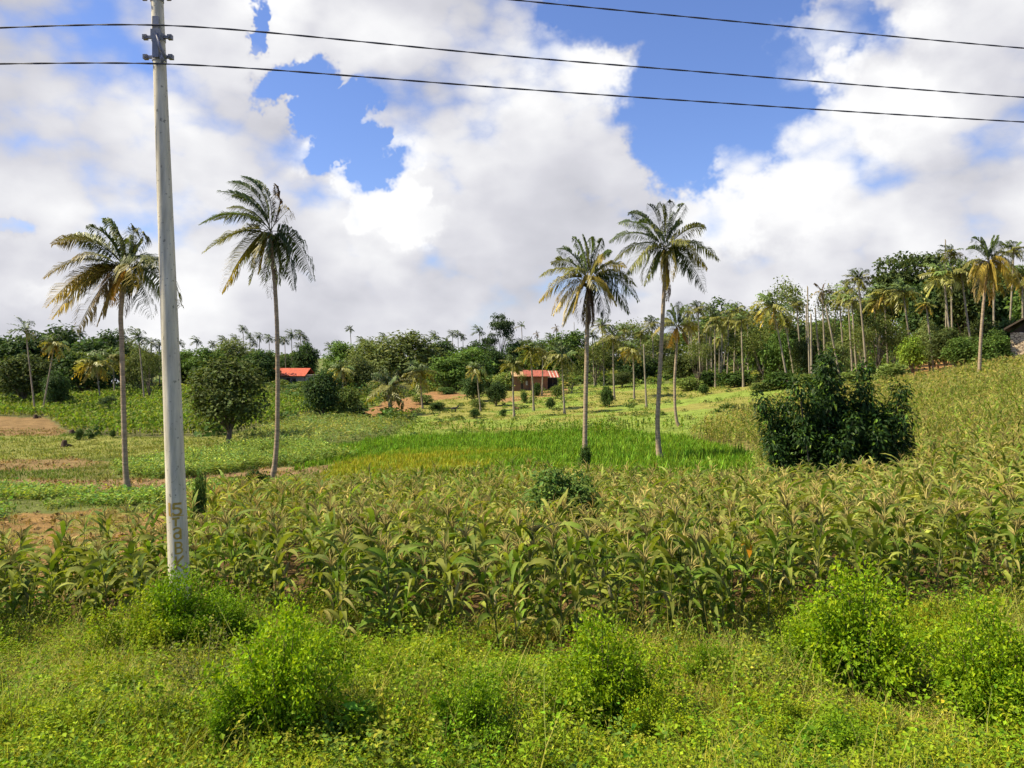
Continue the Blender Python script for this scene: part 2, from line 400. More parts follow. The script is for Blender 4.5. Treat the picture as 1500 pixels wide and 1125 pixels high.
# plant positions over the whole field (jittered rows), nearest 290 become things
def maize_sites():
    sp = .41
    xs = np.arange(-75, 95, sp); ysr = np.arange(9, 60, .44)
    X, Y = np.meshgrid(xs, ysr)
    X = X.ravel() + g.normal(0, .13, X.size); Y = Y.ravel() + g.normal(0, .13, Y.size)
    px = 750 + X / Y * F
    k = (px > -260) & (px < 1780); X, Y = X[k], Y[k]
    zm = zone_masks(X, Y)['maize']
    px, row = rowpx(X, Y)
    keep = zm & (g.random(len(X)) < np.clip(1.55 - 1.15 * fbm(X * .35 + 12, Y * .35, 3), .3, .93))
    keep &= ~((np.abs(px - 425) < 22) & (row > 850) & (g.random(len(X)) < .8))
    keep &= ~((np.abs(px - 700) < 16) & (row > 890) & (g.random(len(X)) < .7))
    keep &= ~((np.hypot(X - (265 - 750) / F * 11, Y - 11) < .45))
    return X[keep], Y[keep]
mx_, my_ = maize_sites()
pxm, rwm = rowpx(mx_, my_)
order = np.argsort(my_)
inview = (pxm > -40) & (pxm < 1540)
solo = [i for i in order if inview[i]][:285]
solo_set = np.zeros(len(mx_), bool); solo_set[solo] = True
LAB = {
    'left': ('green maize plant in the leafy clump left of the concrete pole', 'maize plants left of the concrete pole'),
    'mid': ('half-dried maize plant at the front of the field, between the pole and the middle', 'maize plants at the front of the field near the pole'),
    'cen': ('tasselled maize plant at the front of the field with grassy verge before it', 'maize plants at the front of the field in the centre'),
    'right': ('pale drying maize plant behind the big bright green verge shrub', 'maize plants at the right front of the field'),
}
for i in solo:
    px = pxm[i]; key = 'left' if px < 272 else 'mid' if px < 620 else 'cen' if px < 1080 else 'right'
    pr = greenP if (key == 'left' and g.random() < .7) or g.random() < .12 else protoM
    me, tme, eme = pr[int(g.integers(len(pr)))]
    o = link('maize_plant', me); o.location = (mx_[i], my_[i], g1(mx_[i], my_[i]))
    s = g.uniform(.84, 1.2) * (.9 if px < 272 else 1.0 if px < 1080 else .95); o.scale = (s, s, s * g.uniform(.92, 1.06)); o.rotation_euler = (g.normal(0, .09), g.normal(-.02, .1), g.random() * 6.28)
    tag(o, LAB[key][0], 'maize', LAB[key][1])
    if pr is protoM or g.random() < .4:
        link('tassel', tme, o)
    if eme is not None: link('maize_ear', eme, o)
# one plant whose leaf has turned orange
Yo = depth_of(1083, 925)
mb, tb = maize_proto(555, 1.35, 10, dry=.2)
o = mb.build('maize_plant', M_MAIZE, None, foot(1086, Yo)); tag(o, 'maize plant with one bright orange withered leaf near its top', 'maize')
tb.build('tassel', M_TASSEL, o)
lf = MB(); C = np.array([[0, 0, 1.24], [-.05, -.03, 1.3], [-.1, -.05, 1.3], [-.13, -.06, 1.22], [-.14, -.07, 1.1], [-.13, -.07, 1.0]]); Sx = np.array([.045, -.03, .012])
w = np.array([.3, .9, 1.2, 1.2, .8, .05])[:, None]
C = (C - [0, 0, 1.24]) * np.array([-.75, .75, .7]) + [0, 0, 1.24]
V = np.stack([C - Sx * w * .7, C + Sx * w * .7], 1).reshape(-1, 3); i = np.arange(5)
lf.add(V, np.stack([2 * i, 2 * i + 1, 2 * i + 3, 2 * i + 2], 1), (.6, .26, .02)); tag(lf.build('withered_leaf', M_MAIZE, o), 'bright orange withered leaf')

# the rest of the maize as one mass
lodA = [merged(*maize_proto(700 + k, h=g.uniform(1.3, 1.55), nl=13, seg=4, dry=[.3, .45, .2, .5, .35, .4][k], lod=1, wide=.052)) for k in range(6)]
lodB = [merged(*maize_proto(800 + k, h=g.uniform(1.3, 1.6), nl=11, seg=3, dry=[.4, .55, .4, .6, .45][k], lod=1, wide=.06)) for k in range(5)]
mass = MB()
rest = ~solo_set
nearm = rest & (my_ < 26); farm = rest & (my_ >= 26)
hmod = .78 + .44 * fbm(mx_ * .16 + 3, my_ * .16, 3)
scatter(mass, lodA, pts3(mx_[nearm], my_[nearm]), g, .85, 1.15, .18, .04, .14, hmod[nearm])
fk = farm & (g.random(len(mx_)) < .8)
scatter(mass, lodB, pts3(mx_[fk], my_[fk]), g, .66, .98, .2, .04, .14, hmod[fk])
x, y = area_points(22000, 58, 110, 960, 1900, g); k = zone_masks(x, y)['maize']
lodC = [merged(*maize_proto(900 + k, h=g.uniform(1.2, 1.5), nl=8, seg=2, dry=[.5, .65, .4][k], lod=1, wide=.085)) for k in range(3)]
scatter(mass, lodC, pts3(x[k], y[k]), g, .7, 1.0, .2, .05)
tag(mass.build('maize_crop', [M_MAIZE, M_TASSEL]), kind='stuff')

# ------------------------------------------------------------------ other crops and grasses (stuff)
def blade_proto(seed, n, h, spread, w, tint, bend=.5, v=.2, hue=.08, seg=2):
    g = np.random.default_rng(seed); mb = MB()
    for k in range(n):
        a = g.random() * 6.28; d = np.array([np.cos(a), np.sin(a), 0]); b = np.array([*g.normal(0, spread, 2), -.02]); s = np.array([-np.sin(a), np.cos(a), 0])
        H = h * g.uniform(.55, 1.15); e = bend * H * g.uniform(.3, 1.2)
        t = np.linspace(0, 1, seg + 1)[:, None]
        C = b + d * e * t ** 2 + np.array([0, 0, 1]) * H * (t - .25 * bend * t ** 2)
        ww = w * (1 - t ** 2) * .5 + .0008
        V = np.stack([C - s * ww, C + s * ww], 1).reshape(-1, 3); i = np.arange(seg)
        mb.add(V, np.stack([2 * i, 2 * i + 1, 2 * i + 3, 2 * i + 2], 1), jit(tint, 1, g, v, hue)[0])
    return mb.arrays()
def weed_proto(seed, n, h, spread, leaf, tint, v=.25, hue=.1):
    """small leafy weed: leaves up a few stems"""
    g = np.random.default_rng(seed); mb = MB()
    st = g.normal(0, spread * .5, (4, 2)); k = g.integers(0, 4, n); f = g.random(n) ** .7
    P = np.stack([st[k, 0] * (1 + f), st[k, 1] * (1 + f), f * h * (.7 + .3 * (k / 3))], 1) + g.normal(0, spread * .18, (n, 3)) * [1, 1, .4]
    D = rdir(n, g); D[:, 2] = np.abs(D[:, 2]) * .5 + .1; Nn = rdir(n, g) * .6 + [0, 0, 1]
    L = leaf * g.uniform(.6, 1.3, n)
    diamonds(mb, P, D, Nn, L, L * g.uniform(.45, .65, n), jit(tint, n, g, v, hue), 0, .25)
    return mb.arrays()
# rice-green grass in the valley
gr = MB()
x, y = area_points(26000, 40, 90, 380, 1180, g); zm = zone_masks(x, y); k = zm['rice']
rp = [blade_proto(20 + q, 5, .5, .12, .05, (.135, .225, .018), .35) for q in range(4)]
rz_ = .6 + .8 * fbm(x[k] * .2, y[k] * .4)
scatter(gr, rp, pts3(x[k], y[k]), g, .7, 1.25, .16, .07, .1, rz_)
k = zm['yellow_rice']; yq = fbm(x * .12 + 2, y * .3, 3) + g.normal(0, .06, len(x))
for kk, c in ((k & (yq > .56), (.27, .27, .025)), (k & (yq <= .56) & (yq > .44), (.19, .26, .02)), (k & (yq <= .44), (.14, .23, .018))):
    scatter(gr, [blade_proto(30 + q, 5, .42, .12, .05, c, .35) for q in range(3)], pts3(x[kk], y[kk]), g, .7, 1.2, .14, .05, .1)
tag(gr.build('rice_grass', M_GRASS), kind='stuff')
# leafy crops left and middle
lc = MB()
x, y = area_points(17000, 24, 70, -260, 620, g); zm = zone_masks(x, y); k = zm['low_crop'] & (fbm(x * .3, y * .3) > .36)
wp = [weed_proto(40 + q, 34, .45, .3, .15, (.17, .24, .045)) for q in range(4)]
scatter(lc, wp, pts3(x[k], y[k]), g, .6, 1.2, .2, .09)
k = zm['mid_crop'] & (fbm(x * .2 + 3, y * .2) > .34)
scatter(lc, [weed_proto(50 + q, 36, .8, .3, .17, (.17, .235, .05)) for q in range(4)], pts3(x[k], y[k]), g, .6, 1.2, .2, .09)
x, y = area_points(9000, 70, 135, -260, 760, g); zm = zone_masks(x, y); k = zm['mid_crop']
scatter(lc, [weed_proto(55 + q, 28, 1.0, .4, .25, (.19, .23, .065)) for q in range(4)], pts3(x[k], y[k]), g, .7, 1.2, .2, .09)
k = zm['far_maize']
x2, y2 = area_points(15000, 80, 175, -300, 520, g); k2 = zone_masks(x2, y2)['far_maize']
gm = [merged(maize_proto(950 + q, h=1.4, nl=6, seg=2, dry=-.6, lod=1, wide=.2)[0]) for q in range(3)]
scatter(lc, gm, pts3(x2[k2], y2[k2]), g, .8, 1.15, .16, .04)
# fringe of taller crop at the far edge of the rice
px = g.uniform(590, 1000, 260); Yf = np.array([depth_of(p, 634 - (p - 600) * .012 + d) for p, d in zip(px, g.normal(0, 3, 260))])
xx = (px - 750) / F * Yf
scatter(lc, gm, pts3(xx, Yf), g, .4, .75, .16, .04)
tag(lc.build('field_crop', M_MAIZE), kind='stuff')
# pasture and rough grass
pa = MB()
x, y = area_points(26000, 58, 190, -250, 1350, g); zm = zone_masks(x, y); k = zm['pasture'] & (fbm(x * .15 + 8, y * .15) > .4)
pp = [blade_proto(60 + q, 8, .22, .35, .07, (.20, .26, .04), .6) for q in range(3)]
scatter(pa, pp, pts3(x[k], y[k]), g, .6, 1.5, .2, .1)
k = zm['yellow_grass']
scatter(pa, [blade_proto(64 + q, 8, .2, .35, .06, (.205, .225, .045), .6, .2, .05) for q in range(3)], pts3(x[k], y[k]), g, .6, 1.4, .15, .08)
anyz = np.zeros(len(x), bool)
for q, m_ in zm.items(): anyz |= m_
k = ~anyz & (y > 90)

x, y = area_points(3500, 15, 45, -250, 420, g); zm = zone_masks(x, y); anyz = np.zeros(len(x), bool)
for q, m_ in zm.items(): anyz |= m_
k = zm['bare'] & ((fbm(x * .6 + 31, y * .6, 4) > .5) | (g.random(len(x)) < .06))
P_ = pts3(x, y)
scatter(pa, [blade_proto(72 + q, 9, .28, .1, .014, (.28, .24, .07), .7) for q in range(3)], pts3(x[k], y[k]), g, .5, 1.3, .2, .1)
x, y = area_points(30000, 14, 100, -330, 900, g); zm = zone_masks(x, y); anyz = np.zeros(len(x), bool)
for q, m_ in zm.items(): anyz |= m_
nz = fbm(x * .25 + 7, y * .25, 3)
k = ~anyz | ((zm['brown_strip'] | zm['ploughed'] | zm['track']) & (g.random(len(x)) < .12)) | ((zm['yellow_grass'] | zm['low_crop'] | zm['mid_crop']) & (g.random(len(x)) < .3))
for kk, c in ((k & (nz > .52), (.2, .21, .05)), (k & (nz <= .52), (.12, .17, .03))):
    scatter(pa, [blade_proto(76 + q, 8, .26, .3, .045, c, .65, .2, .06) for q in range(3)], pts3(x[kk], y[kk]), g, .5, 1.4, .2, .05)
k = (zm['brown_strip'] | zm['ploughed'] | zm['track'] | zm['bare']) & (g.random(len(x)) < .25)
clod = [weed_proto(140 + q, 9, .10, .28, .22, (.19, .12, .05), .3, .03) for q in range(3)]
scatter(pa, clod, pts3(x[k], y[k]), g, .4, 1.1, .25, .03)
tag(pa.build('pasture_grass', M_GRASS), kind='stuff')
def clump_proto(seed, n, leaf, tint, rz=.8):
    g = np.random.default_rng(seed); mb = MB(); u = rdir(n, g); u[:, 2] = np.abs(u[:, 2]) * 1.2 - .25
    P = u * (.45 + .55 * g.random((n, 1))) * [1, 1, rz]
    L = leaf * g.uniform(.6, 1.3, n)
    diamonds(mb, P, rdir(n, g) * [1, 1, .5] + u * .5, u * .6 + rdir(n, g) * .5 + [0, 0, .5], L, L * .62, jit(tint, n, g, .25, .06), 0, .2)
    return mb.arrays()
sb = MB()
x, y = area_points(9000, 82, 230, -330, 1900, g); zm = zone_masks(x, y); anyz = np.zeros(len(x), bool)
for q, m_ in zm.items(): anyz |= m_
k = ~anyz & (fbm(x * .07, y * .07 + 4) > .30)
cl = [clump_proto(130 + q, 60, .42, c) for q, c in enumerate([(.06, .10, .022), (.095, .145, .03), (.14, .2, .035), (.16, .175, .045), (.08, .12, .03)])]
scatter(sb, cl, pts3(x[k], y[k]) + [0, 0, .2], g, .5, 2.1, .25, .08)
x, y = area_points(420, 75, 150, 560, 1150, g); k = zone_masks(x, y)['pasture'] & (fbm(x * .1 + 30, y * .1) > .45)
scatter(sb, cl, pts3(x[k], y[k]), g, .25, .8, .2, .06)
tag(sb.build('hillside_scrub', M_LEAF), kind='stuff')
WOOD = [(-500, 500), (0, 500), (100, 496), (160, 503), (240, 516), (300, 516), (380, 512), (445, 518), (462, 548), (482, 540), (500, 516), (560, 506), (640, 512), (680, 520), (700, 526), (750, 522), (830, 510), (900, 505), (960, 490), (1050, 462), (1110, 458), (1160, 458), (1190, 476), (1230, 472), (1260, 438), (1300, 412), (1400, 388), (1500, 384), (2000, 390)]
wd = MB(); n = 2600
px = g.uniform(-450, 1950, n); dp = np.interp(px, [0, 900, 1100, 1500], [238, 235, 185, 150]) + g.uniform(-6, 22, n)
xw = (px - 750) / F * dp; zb_ = ground(xw, dp); zt_ = CZ - (np.interp(px, [q[0] for q in WOOD], [q[1] for q in WOOD]) - HZ) / F * dp + (fbm(px * .03, px * 0 + 2) - .5) * 4
fz = g.random(n) ** .7
Pw = np.stack([xw, dp, zb_ + (np.maximum(zt_, zb_ + 1) - 1.2 - zb_) * fz], 1)
scatter(wd, [clump_proto(150 + q, 46, .5, c, .85) for q, c in enumerate([(.065, .105, .026), (.095, .15, .03), (.14, .165, .04), (.07, .12, .03)])], Pw, g, 1.3, 2.6, .2, .05, .02)
tag(wd.build('distant_wood', M_LEAF), kind='stuff')

# ------------------------------------------------------------------ verge: grass and weeds in front of the maize
ve = MB()
x, y = area_points(46000, 4.8, 12.8, -330, 1830, g)
pxv, rwv = rowpx(x, y)
zm = zone_masks(x, y)['maize']
f1 = fbm(x * .55 + 3, y * .55 + 8, 3); f2 = fbm(x * .8 + 60, y * .8, 3); f3 = fbm(x * 1.3 + 20, y * 1.3 + 70, 2)
ok = ~zm | ((y < 12.4) & (g.random(len(x)) < .10 + .3 * (f3 > .6)))
dryz = ((pxv < 330) & (rwv > 935) & (rwv < 1060) & (f2 < .64)) | ((f1 > .57) & (rwv < 1085))
leafz = ((rwv > 1050) & (f2 > .36)) | (f2 > .47)
hs = .5 + .85 * np.clip((f3 - .3) / .4, 0, 1)
P = pts3(x, y)
def sown(k, protos, a, b, tv, hue):
    scatter(ve, protos, P[k], g, a, b, tv, hue, .16, hs[k])
k = ok & (g.random(len(x)) < .75) & dryz
sown(k, [blade_proto(80 + q, 13, .33, .07, .0055, (.42, .36, .09), .8, .28, .05, 3) for q in range(4)], .7, 1.3, .16, .06)
k = ok & ~dryz & (g.random(len(x)) < .62)
sown(k, [blade_proto(85 + q, 11, .31, .08, .007, (.285, .30, .026), .7, .28, .07, 3) for q in range(4)], .7, 1.3, .16, .07)
k = ok & leafz & (g.random(len(x)) < .55)
sown(k, [weed_proto(90 + q, 44, .30, .13, .034, (.205, .285, .012), .25, .06) for q in range(5)], .6, 1.3, .18, .06)
k = ok & (g.random(len(x)) < .13)
sown(k, [weed_proto(96 + q, 40, .36, .12, .032, (.20, .275, .014), .2, .05) for q in range(4)], .6, 1.4, .16, .06)
k = ok & (g.random(len(x)) < .05)
sown(k, [weed_proto(120 + q, 30, .30, .12, .05, (.085, .16, .02), .22, .06) for q in range(3)], .6, 1.4, .16, .06)
k = ok & (f1 > .5) & (g.random(len(x)) < .06)
sown(k, [blade_proto(170 + q, 9, .62, .10, .006, (.26, .26, .06), .7, .25, .06, 3) for q in range(3)], .7, 1.25, .15, .05)
k = ok & (g.random(len(x)) < .02) & ~((pxv < 240) & (rwv < 1030))
cl_ = [weed_proto(160 + q, 190, .55, .26, .046, c, .25, .05) for q, c in enumerate([(.10, .20, .010), (.16, .26, .010), (.2, .29, .014), (.25, .27, .03), (.14, .2, .025)])]
sown(k, cl_, .6, 1.25, .15, .05)
tag(ve.build('verge_grass', M_GRASS), kind='stuff')

# ------------------------------------------------------------------ shrubs on the verge
def shrub_proto(seed, n, leaf, tint, h=1.0, r=.55, nst=26, ratio=.5):
    """bushy shrub of many upright leafy shoots, height about h, radius about r"""
    g = np.random.default_rng(seed); mb = MB(); sb = MB()
    per = n // nst
    for k in range(nst):
        a = g.random() * 6.28; q = math.sqrt(g.random()); out = r * q
        H = h * (1 - .45 * q ** 2) * g.uniform(.5, 1.2); out *= g.uniform(.7, 1.45); a += .35 * math.sin(3 * a + seed)
        tip = np.array([np.cos(a) * out, np.sin(a) * out, H]); mid = tip * [.55, .55, .55] + [0, 0, .05 * h]
        C = bez([tip[0] * .15, tip[1] * .15, 0], mid, tip, 12)
        tube(sb, C[::2], np.linspace(.009, .003, 6) * h, 4, (.16, .13, .07), 0, False)
        f = 1 - g.random(per) ** 1.3 * .97; idx = f * 11; i0 = np.clip(idx.astype(int), 0, 10); fr = (idx - i0)[:, None]
        P = C[i0] * (1 - fr) + C[i0 + 1] * fr + g.normal(0, .066 * h, (per, 3)) * np.array([1, 1, .7])
        D = rdir(per, g) * [1, 1, .7] + norm(P - [0, 0, .35 * h]) * .7 + [0, 0, .1]
        Nn = rdir(per, g) * .7 + [0, 0, .7]
        L = leaf * g.uniform(.6, 1.25, per)
        tt = np.asarray(tint) * (1 + .0 * f[:, None])
        lit_tip = (f > .8)[:, None] & (g.random(per) < .6)[:, None]  # leaves near shoot tips, lightened in colour for sunlit tops
        T = jit(tint, per, g, .2, .06) * np.where((f < .5)[:, None] & (g.random(per) < .6)[:, None], np.array([[.6, .72, .9]]), 1.0) * np.where(lit_tip, np.array([[1.55, 1.3, .9]]), 1.0)  # lower inner leaves darkened in colour for the shaded interior
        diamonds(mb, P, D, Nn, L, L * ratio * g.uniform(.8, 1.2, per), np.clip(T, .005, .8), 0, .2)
    return mb.mesh('foliage', M_SHRUB), sb.mesh('stem', M_BARK)
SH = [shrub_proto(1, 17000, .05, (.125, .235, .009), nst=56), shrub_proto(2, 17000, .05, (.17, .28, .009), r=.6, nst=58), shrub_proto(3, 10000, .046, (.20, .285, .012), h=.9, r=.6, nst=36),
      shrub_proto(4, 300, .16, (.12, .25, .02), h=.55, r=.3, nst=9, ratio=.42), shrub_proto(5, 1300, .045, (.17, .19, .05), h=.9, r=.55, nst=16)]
def shrub(kind, px, row, top, w, label, group=None, name='shrub'):
    Y = depth_of(px, row); p = foot(px, Y)
    t = empty(name, p, label, 'shrub', group)
    h = (row - top) / F * Y; r = w / 2 / F * Y
    fo, st = SH[kind]
    bw = [.62, .66, .66, .36, .6][kind]; bh = [1.05, 1.05, .95, .6, .95][kind]
    for nm, me in (('stem', st), ('foliage', fo)):
        link(nm, me, t)
    t.scale = (r / bw * 1.05, r / bw * 1.05, h / bh * 1.14); t.rotation_euler = (0, 0, g.random() * 6.28)
    return t
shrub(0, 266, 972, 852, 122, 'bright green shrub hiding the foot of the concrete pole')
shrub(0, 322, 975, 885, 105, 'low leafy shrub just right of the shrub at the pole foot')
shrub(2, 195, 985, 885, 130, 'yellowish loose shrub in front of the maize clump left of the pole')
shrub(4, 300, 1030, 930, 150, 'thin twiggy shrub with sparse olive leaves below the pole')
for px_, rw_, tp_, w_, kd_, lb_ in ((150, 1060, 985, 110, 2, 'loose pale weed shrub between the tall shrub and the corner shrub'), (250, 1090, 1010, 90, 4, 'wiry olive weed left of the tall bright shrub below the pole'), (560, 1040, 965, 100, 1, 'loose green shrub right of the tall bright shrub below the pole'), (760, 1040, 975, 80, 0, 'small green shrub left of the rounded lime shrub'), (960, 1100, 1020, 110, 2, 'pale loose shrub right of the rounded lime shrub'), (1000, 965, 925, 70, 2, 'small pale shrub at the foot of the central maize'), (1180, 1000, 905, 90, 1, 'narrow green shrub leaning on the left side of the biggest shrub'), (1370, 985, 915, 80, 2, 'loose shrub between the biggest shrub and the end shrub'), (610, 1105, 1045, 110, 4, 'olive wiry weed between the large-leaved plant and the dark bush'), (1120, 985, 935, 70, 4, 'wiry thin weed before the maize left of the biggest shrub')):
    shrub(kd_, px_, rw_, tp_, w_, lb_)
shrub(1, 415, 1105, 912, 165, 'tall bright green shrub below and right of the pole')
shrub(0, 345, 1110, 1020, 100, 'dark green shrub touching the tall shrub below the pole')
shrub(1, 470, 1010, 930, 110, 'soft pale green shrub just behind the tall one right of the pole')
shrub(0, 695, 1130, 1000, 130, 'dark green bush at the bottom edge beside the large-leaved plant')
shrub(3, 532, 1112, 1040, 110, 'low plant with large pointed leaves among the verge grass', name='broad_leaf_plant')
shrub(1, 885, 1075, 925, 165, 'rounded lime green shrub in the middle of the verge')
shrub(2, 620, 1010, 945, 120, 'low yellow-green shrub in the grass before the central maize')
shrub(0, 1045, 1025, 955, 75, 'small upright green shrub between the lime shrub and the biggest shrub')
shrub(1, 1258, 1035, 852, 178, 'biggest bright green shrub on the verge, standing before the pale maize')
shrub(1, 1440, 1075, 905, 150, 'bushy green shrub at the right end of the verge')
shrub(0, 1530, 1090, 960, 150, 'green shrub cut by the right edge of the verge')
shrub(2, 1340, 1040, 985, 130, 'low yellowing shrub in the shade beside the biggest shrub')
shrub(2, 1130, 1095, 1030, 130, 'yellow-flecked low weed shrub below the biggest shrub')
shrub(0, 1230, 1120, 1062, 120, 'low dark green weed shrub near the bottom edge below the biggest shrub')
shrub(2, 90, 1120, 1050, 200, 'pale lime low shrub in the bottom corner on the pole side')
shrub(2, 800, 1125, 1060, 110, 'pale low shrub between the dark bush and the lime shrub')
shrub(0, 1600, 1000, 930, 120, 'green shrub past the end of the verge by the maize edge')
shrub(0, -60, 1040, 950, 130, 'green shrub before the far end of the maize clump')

# ------------------------------------------------------------------ broadleaf trees
def tree_proto(seed, n, leaf, tint, clumps=26, rz=.8, base=.55, trunk_r=.05, mat=None, airy=.0, flat=.0, open_=.3, csize=.36, hue=.06, v=.25, low=-.9):
    """crown radius 1 centred at height base+rz; returns (trunk mesh, crown mesh, total height)"""
    g = np.random.default_rng(seed); cb = MB(); tb = MB()
    cz = base + rz
    d = rdir(clumps, g); d[:, 2] = np.where(d[:, 2] < (-.35 if airy > .5 or flat else low), -d[:, 2], d[:, 2])
    rad = (.45 + .5 * g.random(clumps) ** .5) * np.exp(g.normal(0, .1, clumps))
    CC = d * rad[:, None] * [1 - csize * .6, 1 - csize * .6, (1 - csize * .6) * rz] + [0, 0, cz]
    if flat: CC[:, 2] = cz + np.round((CC[:, 2] - cz) / (.38 * rz)) * .38 * rz
    cs = csize * g.uniform(.6, 1.25, clumps)
    w = cs ** 2; idx = g.choice(clumps, n, p=w / w.sum())
    u = rdir(n, g); u[:, 2] = np.where((u[:, 2] < -.2) & (g.random(n) < .6), -u[:, 2], u[:, 2])
    q = (open_ + (1 - open_) * g.random(n)) ** .6
    P = CC[idx] + u * (cs[idx] * q)[:, None] * [1, 1, (.42 if flat else .75)]
    P += g.normal(0, .03 + airy * .08, (n, 3))
    D = rdir(n, g) * [1, 1, .5] + u * .4 + [0, 0, -.15]; Nn = u * .6 + rdir(n, g) * .5 + [0, 0, .6]
    L = leaf * g.uniform(.55, 1.35, n)
    ck = np.exp(g.normal(0, .12, clumps))[idx][:, None]
    diamonds(cb, P, D, Nn, L, L * g.uniform(.5, .75, n), np.clip(jit(tint, n, g, v, hue) * ck, .004, .8), 0, .2)
    tube(tb, bez([0, 0, -.08], [g.normal(0, .05), g.normal(0, .05), base * .5], [g.normal(0, .06), g.normal(0, .06), base + rz * .5], 7), np.linspace(trunk_r * 1.25, trunk_r * .55, 7), 7, (.15, .12, .09))
    for k in range(min(clumps, 9)):
        s = np.array([0, 0, base * g.uniform(.7, 1.1)])
        m_ = (s + CC[k]) / 2 + [0, 0, -.08]
        tube(tb, bez(s, m_, CC[k], 5), np.linspace(trunk_r * .5, trunk_r * .12, 5), 5, (.15, .12, .09), 0, False)
    return tb.mesh('trunk', M_BARK), cb.mesh('crown', mat or M_LEAF), base + 2 * rz
TR = {
    'mango':  [tree_proto(10 + k, 7500, .085, (.068, .09, .025), 60, .85, .26, .06, csize=.38) for k in range(2)],
    'dark':   [tree_proto(20 + k, 6500, .11, (.055, .095, .028), 54, .9, .04, .06, csize=.4) for k in range(3)],
    'green':  [tree_proto(30 + k, 5500, .11, (.09, .15, .03), 50, .9, .06, .05, csize=.38) for k in range(3)],
    'grey':   [tree_proto(40 + k, 6500, .09, (.13, .16, .05), 60, .85, .12, .05, csize=.32, airy=.3) for k in range(3)],
    'bright': [tree_proto(50 + k, 3000, .12, (.15, .22, .025), 34, .8, .1, .05, csize=.4) for k in range(2)],
    'airy':   [tree_proto(60 + k, 2000, .085, (.13, .16, .04), 44, 1.1, .3, .045, csize=.26, airy=.8) for k in range(3)],
    'flat':   [tree_proto(70 + k, 3600, .095, (.05, .08, .03), 40, .75, .9, .05, csize=.36, flat=1) for k in range(2)],
    'canopy': [tree_proto(80 + k, 7500, .075, (.075, .105, .03), 66, .7, .25, .05, csize=.3, flat=1) for k in range(2)],
    'bush':   [tree_proto(90 + k, 2600, .15, (.06, .105, .022), 26, .75, -.1, .04, csize=.45) for k in range(2)],
    'palebush': [tree_proto(95 + k, 2600, .14, (.15, .20, .045), 26, .75, -.1, .04, csize=.45) for k in range(2)],
}
def tree(kind, cx, top, rx, Y, label, group=None, base_row=None, name='tree', cat='tree'):
    """crown half-width rx px round column cx with its top at row `top`, standing at depth Y (or on the ground row base_row)"""
    if base_row is not None: Y = depth_of(cx, base_row)
    p = foot(cx, Y); tr, cr, H = TR[kind][int(g.integers(len(TR[kind])))]
    t = empty(name, p, label, cat, group)
    link('trunk', tr, t); link('crown', cr, t)
    zt = CZ - (top - HZ) / F * Y
    s = rx / F * Y
    t.scale = (s * 1.08, s * 1.08, max(zt - p.z, .3) / (H * .95)); t.rotation_euler = (0, 0, g.random() * 6.28)
    return t
B = 'shrub'
# far left wood
tree('dark', 25, 492, 48, 165, 'big dark tree at the far end of the wood left of the pole', 'dark trees of the left wood')
tree('dark', 82, 484, 50, 170, 'tallest dark broad tree of the wood left of the pole')
tree('dark', 128, 500, 44, 160, 'dark shady tree beside the two leaning thin palms', 'dark trees of the left wood')
tree('dark', 160, 488, 38, 185, 'dark tree behind the drooping yellowish palm left of the pole')
tree('dark', -45, 495, 55, 160, 'dark tree at the outer end of the left wood')
tree('dark', -120, 500, 55, 165, 'last dark tree beyond the left wood')
tree('mango', 32, 522, 46, 135, 'olive brown rounded tree in front of the dark left wood')
tree('dark', 82, 545, 20, 128, 'small dark bushy tree at the feet of the thin leaning palms')
tree('grey', 207, 508, 26, 160, 'loose grey-green tree between the first tall palm and the pole')
tree('airy', 218, 512, 18, 140, 'ragged slim tree wrapped in creeper just left of the pole')
tree('grey', 185, 500, 24, 190, 'pale loose tree behind the trunk of the first tall palm')
tree('green', 270, 515, 30, 190, 'green tree showing just right of the pole, behind the mango')
tree('flat', 158, 581, 13, 0, 'tiny flat-topped tree standing in the green far maize', None, 611)
# round the mango
tree('mango', 337, 528, 62, 0, 'broad round mango tree with olive leaves right of the pole', None, 650)
tree('green', 300, 512, 30, 185, 'mid green tree rising over the mango on its pole side')
tree('grey', 340, 500, 36, 200, 'grey-green tree right behind the top of the mango')
tree('dark', 382, 515, 34, 190, 'dark tree between the mango and the second tall palm')
tree('dark', 447, 505, 20, 215, 'slim dark tree behind the house with the red roof')
tree('dark', 425, 522, 22, 225, 'low dark tree right behind the red roof')
tree('bush', 425, 565, 24, 170, 'scrubby bush below the house with the bright red roof', None, None, 'bush', B)
tree('palebush', 412, 556, 12, 180, 'low bush against the wall of the house with the bright red roof', None, None, 'bush', B)
tree('palebush', 437, 575, 26, 150, 'pale green bush below the house with the bright red roof', None, None, 'bush', B)
tree('dark', 473, 545, 30, 0, 'dense dark tree standing right of the second tall palm', None, 612)
tree('bush', 487, 540, 24, 160, 'dark bush behind the dense dark tree', None, None, 'bush', B)
tree('palebush', 507, 572, 20, 0, 'grey-green round bush right of the dense dark tree', None, 612, 'bush', B)
